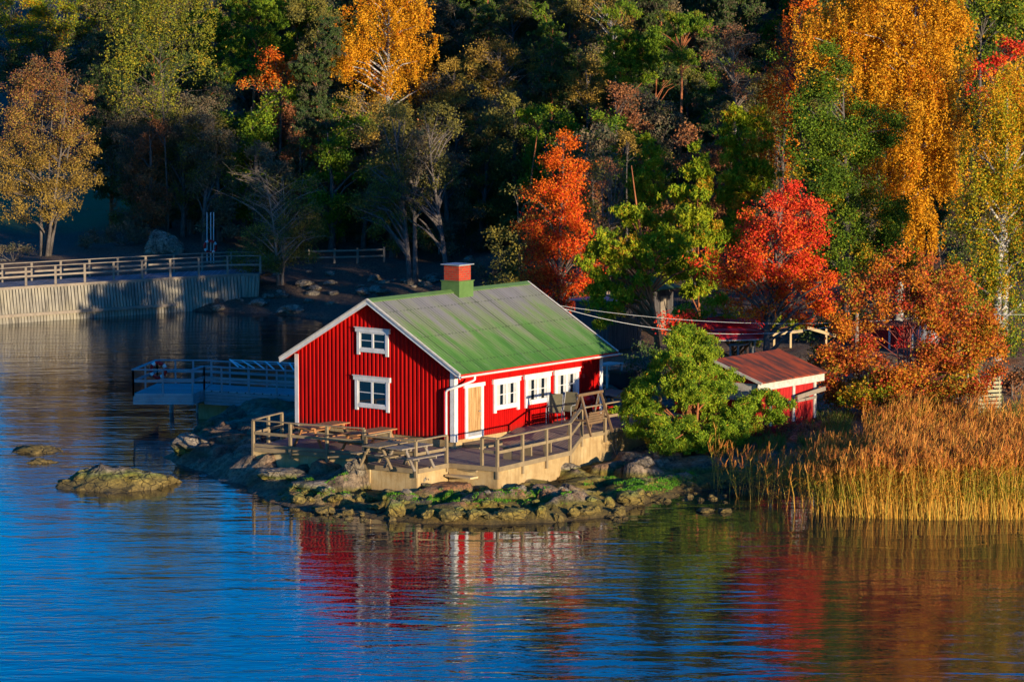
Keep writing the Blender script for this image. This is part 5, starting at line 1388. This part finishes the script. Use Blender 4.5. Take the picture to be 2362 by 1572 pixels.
for k_ in range(3000):       # between the sunlit trees and the wood on the right
    y = rng.uniform(146, 176); x = rng.uniform(.035, .172)*y
    if n_ >= 160: break
    if not free(x, y, 3.6): continue
    spots.append((x, y)); i = int(rng.integers(0, 6))
    o = copy_tree(protos[i]) if i in used else protos[i]; used.add(i)
    s_ = rng.uniform(.50, .68); o.location = (x, y, HM(x, y)-.2); o.rotation_euler = (0, 0, rng.uniform(0, 6.28)); o.scale = (s_, s_, s_); n_ += 1
# smaller trees filling the lower storey of the wood
small = [proto('understorey_tree', 'small dusky tree of the lower storey in the dark wood', 'tree', 6.5, 'leafy', p_, None, 160+i, dens=190, leaf=.11, w_=1.9, low=.15) for i, p_ in enumerate(('dusk', 'olive', 'pine', 'brown'))]
for o in small: o['group'] = 'small trees of the dark wood'
m_ = 0; sp2 = []
for k_ in range(3000):
    y = rng.uniform(148, 196); x = rng.uniform(-.20, .14)*y
    u = (1181+F*x/y)/1.0025
    if m_ >= 120: break
    if x < -14 and y < 206 and u < 330: continue
    if u < 560 and y < 180: continue
    if y < 176 and u < 900: continue
    if y < 172 and (u < 1330 or m_ % 3): continue
    if any((x-a)**2+(y-b)**2 < 6 for a, b in sp2): continue
    sp2.append((x, y)); o = small[m_] if m_ < 4 else copy_tree(small[m_ % 4]); m_ += 1
    s_ = rng.uniform(.8, 1.35); o.location = (x, y, HM(x, y)-.1); o.rotation_euler = (0, 0, rng.uniform(0, 6.28)); o.scale = (s_, s_, s_)
# the wood goes on beyond the right edge of the view; it throws the long evening shade over the cove
for (x, y) in ((43, 145), (52, 120), (54, 150), (60, 142), (70, 130), (56, 108), (72, 106)):
    i = int(rng.integers(0, 6)); o = copy_tree(protos[i]); s_ = rng.uniform(.55, .80)
    o.location = (x, y, HM(x, y)-.2); o.rotation_euler = (0, 0, rng.uniform(0, 6.28)); o.scale = (s_*1.15, s_*1.15, s_)

# ------------------------------------------------------------------ reeds
def reeds(n, seed):
    rng = np.random.default_rng(seed)
    F0 = [(1640, 1128), (1700, 1150), (1790, 1172), (1900, 1188), (2100, 1196), (2362, 1196), (2700, 1196)]
    fx = np.array([P0(*q)[0] for q in F0]); fy = np.array([P0(*q)[1] for q in F0])
    x = rng.uniform(fx[0], 24, n); fr = np.interp(x, fx, fy)
    dep = np.interp(x, [fx[0], 10, 13, 24], [1.2, 4.5, 8.5, 9.5])
    y = fr + dep*rng.random(n)**1.25
    cl = np.array([mnoise.noise(Vector((a*.9, b*.7, 3))) for a, b in zip(x, y)])
    keep = rng.random(n) < np.interp(x, [fx[0], 9.8, 11.5, 13.5], [.015, .05, .45, 1.0])*(1+cl*.9)
    x, y, cl, fr = x[keep], y[keep], cl[keep], fr[keep]; n = len(x)
    z0 = np.maximum(height(x, y), -.25)
    Hh = (2.0 + .38*cl + rng.normal(size=n)*.17) * np.interp(x, [fx[0], 10, 13], [.8, .80, 1.05])
    big = np.array([mnoise.noise(Vector((a*.35, b*.35, 8))) for a, b in zip(x, y)])
    V = []; Q = []; Cc = []
    base = np.stack([x, y, z0], 1)
    lean = rng.normal(size=(n, 2))*.15 + np.array([-.03, -.02]); top = base + np.stack([lean[:, 0]*Hh, lean[:, 1]*Hh, Hh], 1)
    stalk = np.array([(.66, .34, .05), (.56, .26, .04), (.44, .31, .05)]); leafc = np.array([(.66, .31, .035), (.54, .22, .03), (.34, .30, .03), (.26, .26, .025)]); plume = np.array([(.60, .22, .035), (.46, .13, .03), (.68, .31, .06)])
    def quad(a, b, w0, w1, col, dirn):
        V.append(np.stack([a-dirn*w0, a+dirn*w0, b+dirn*w1, b-dirn*w1], 1).reshape(-1, 3)); Cc.append(col)
    ang = rng.uniform(0, np.pi, n); d = np.stack([np.cos(ang), np.sin(ang)*.5, ang*0], 1)
    mid = base*.45+top*.55 + rng.normal(size=(n, 3))*np.array([.03, .03, 0])
    jit = lambda c, k: np.clip(c[rng.integers(0, len(c), k)]*rng.uniform(.7, 1.25, (k, 1)), 0, .8)
    quad(base, mid, .009, .008, jit(stalk, n), d); quad(mid, top, .008, .004, jit(stalk, n), d)
    for j in range(7):
        t = rng.uniform(.38, .97, n)[:, None]; a = base*(1-t)+top*t
        an = rng.uniform(0, 2*np.pi, n); L_ = rng.uniform(.22, .48, n)
        e = a + np.stack([np.cos(an)*L_*.85, np.sin(an)*L_*.6, rng.uniform(-.25, .75, n)*L_], 1)
        m_ = (a+e)/2 + np.array([0, 0, .05]); dd = np.cross(e-a, np.array([0, .4, 1.])); dd /= np.linalg.norm(dd, axis=1, keepdims=True)+1e-9
        gi = ((big > .05) & (t[:, 0] < .75)).astype(int)
        c = np.where(gi[:, None] > 0, leafc[rng.integers(2, 4, n)], leafc[rng.integers(0, 3, n)])*rng.uniform(.7, 1.25, (n, 1))
        quad(a, m_, .006, .013, c, dd); quad(m_, e, .013, .001, c, dd)
    for j in range(4):
        o0 = top + rng.normal(size=(n, 3))*.02; e = o0 + np.stack([rng.normal(size=n)*.07+.03, rng.normal(size=n)*.05, rng.uniform(.08, .28, n)], 1)
        dd = rng.normal(size=(n, 3)); dd[:, 2] *= .3; dd /= np.linalg.norm(dd, axis=1, keepdims=True)
        quad(o0-np.array([0, 0, .06]), e, .011, .004, jit(plume, n), dd)
    V = np.concatenate(V); k = len(V)//4; q = np.arange(k*4).reshape(k, 4)
    me = bpy.data.meshes.new('reed_bed'); fill_mesh(me, V, q, leafm)
    a_ = me.attributes.new('leaf', 'FLOAT_COLOR', 'FACE'); c = np.clip(np.concatenate(Cc), 0, .85)
    a_.data.foreach_set('color', np.concatenate([c, np.ones((k, 1))], 1).astype(np.float32).ravel())
    o = bpy.data.objects.new('reed_bed', me); COL.objects.link(o)
    tag(o, 'golden reed bed standing in the shallow water at the right shore', 'reeds', kind='stuff')
reeds(25000, 5)
# grass on the bank and on the shore rocks
def grass(label, spots_, n, seed, cols, h=.12, name='grass'):
    rng = np.random.default_rng(seed); pts = []
    for (u0, v0, u1, v1, sp_) in spots_:
        m = int(n/len(spots_)); t = rng.random(m)
        for a in t:
            u = u0+(u1-u0)*a; v = v0+(v1-v0)*a
            if mnoise.noise(Vector((u*.02, 0, seed))) < -.15: continue
            pts.append((u, v+rng.normal()*sp_))
    P_ = []
    for u, v in pts:
        x, y, z = gpt(u, v)
        for _ in range(3): P_.append((x+rng.normal()*.07, y+rng.normal()*.12, z))
    P_ = np.array(P_); P_[:, 2] = height(P_[:, 0], P_[:, 1]); P_ = P_[P_[:, 2] > .12]; m = len(P_)
    top = P_ + np.stack([rng.normal(size=m)*h*.4, rng.normal(size=m)*h*.4, rng.uniform(.5, 1.3, m)*h], 1)
    d = rng.normal(size=(m, 3)); d[:, 2] = 0; d /= np.linalg.norm(d, axis=1, keepdims=True)
    V = np.stack([P_-d*.012, P_+d*.012, top+d*.003, top-d*.003], 1).reshape(-1, 3)
    me = bpy.data.meshes.new(name); fill_mesh(me, V, np.arange(m*4).reshape(m, 4), leafm)
    a_ = me.attributes.new('leaf', 'FLOAT_COLOR', 'FACE'); c = np.array(cols)[rng.integers(0, len(cols), m)]*rng.uniform(.7, 1.3, (m, 1))
    a_.data.foreach_set('color', np.concatenate([c, np.ones((m, 1))], 1).astype(np.float32).ravel())
    o = bpy.data.objects.new(name, me); COL.objects.link(o); tag(o, label, 'grass', kind='stuff')
grass('short bright green grass along the ledges of the front shore', [(690, 1128, 800, 1131, 2.5), (880, 1146, 1080, 1152, 1.8), (1080, 1154, 1310, 1146, 1.8), (1350, 1116, 1600, 1106, 2.5), (1420, 1132, 1560, 1122, 2)], 4200, 3, [(.09, .26, .015), (.14, .32, .02), (.07, .20, .02)], .05)
grass('rough grass and weeds on the bank behind the reeds', [(1700, 1040, 2000, 1000, 20), (1880, 960, 2362, 955, 14), (1900, 985, 2362, 980, 14)], 2600, 4, [(.16, .22, .03), (.30, .20, .05), (.12, .18, .02)], .28, 'bank_grass')
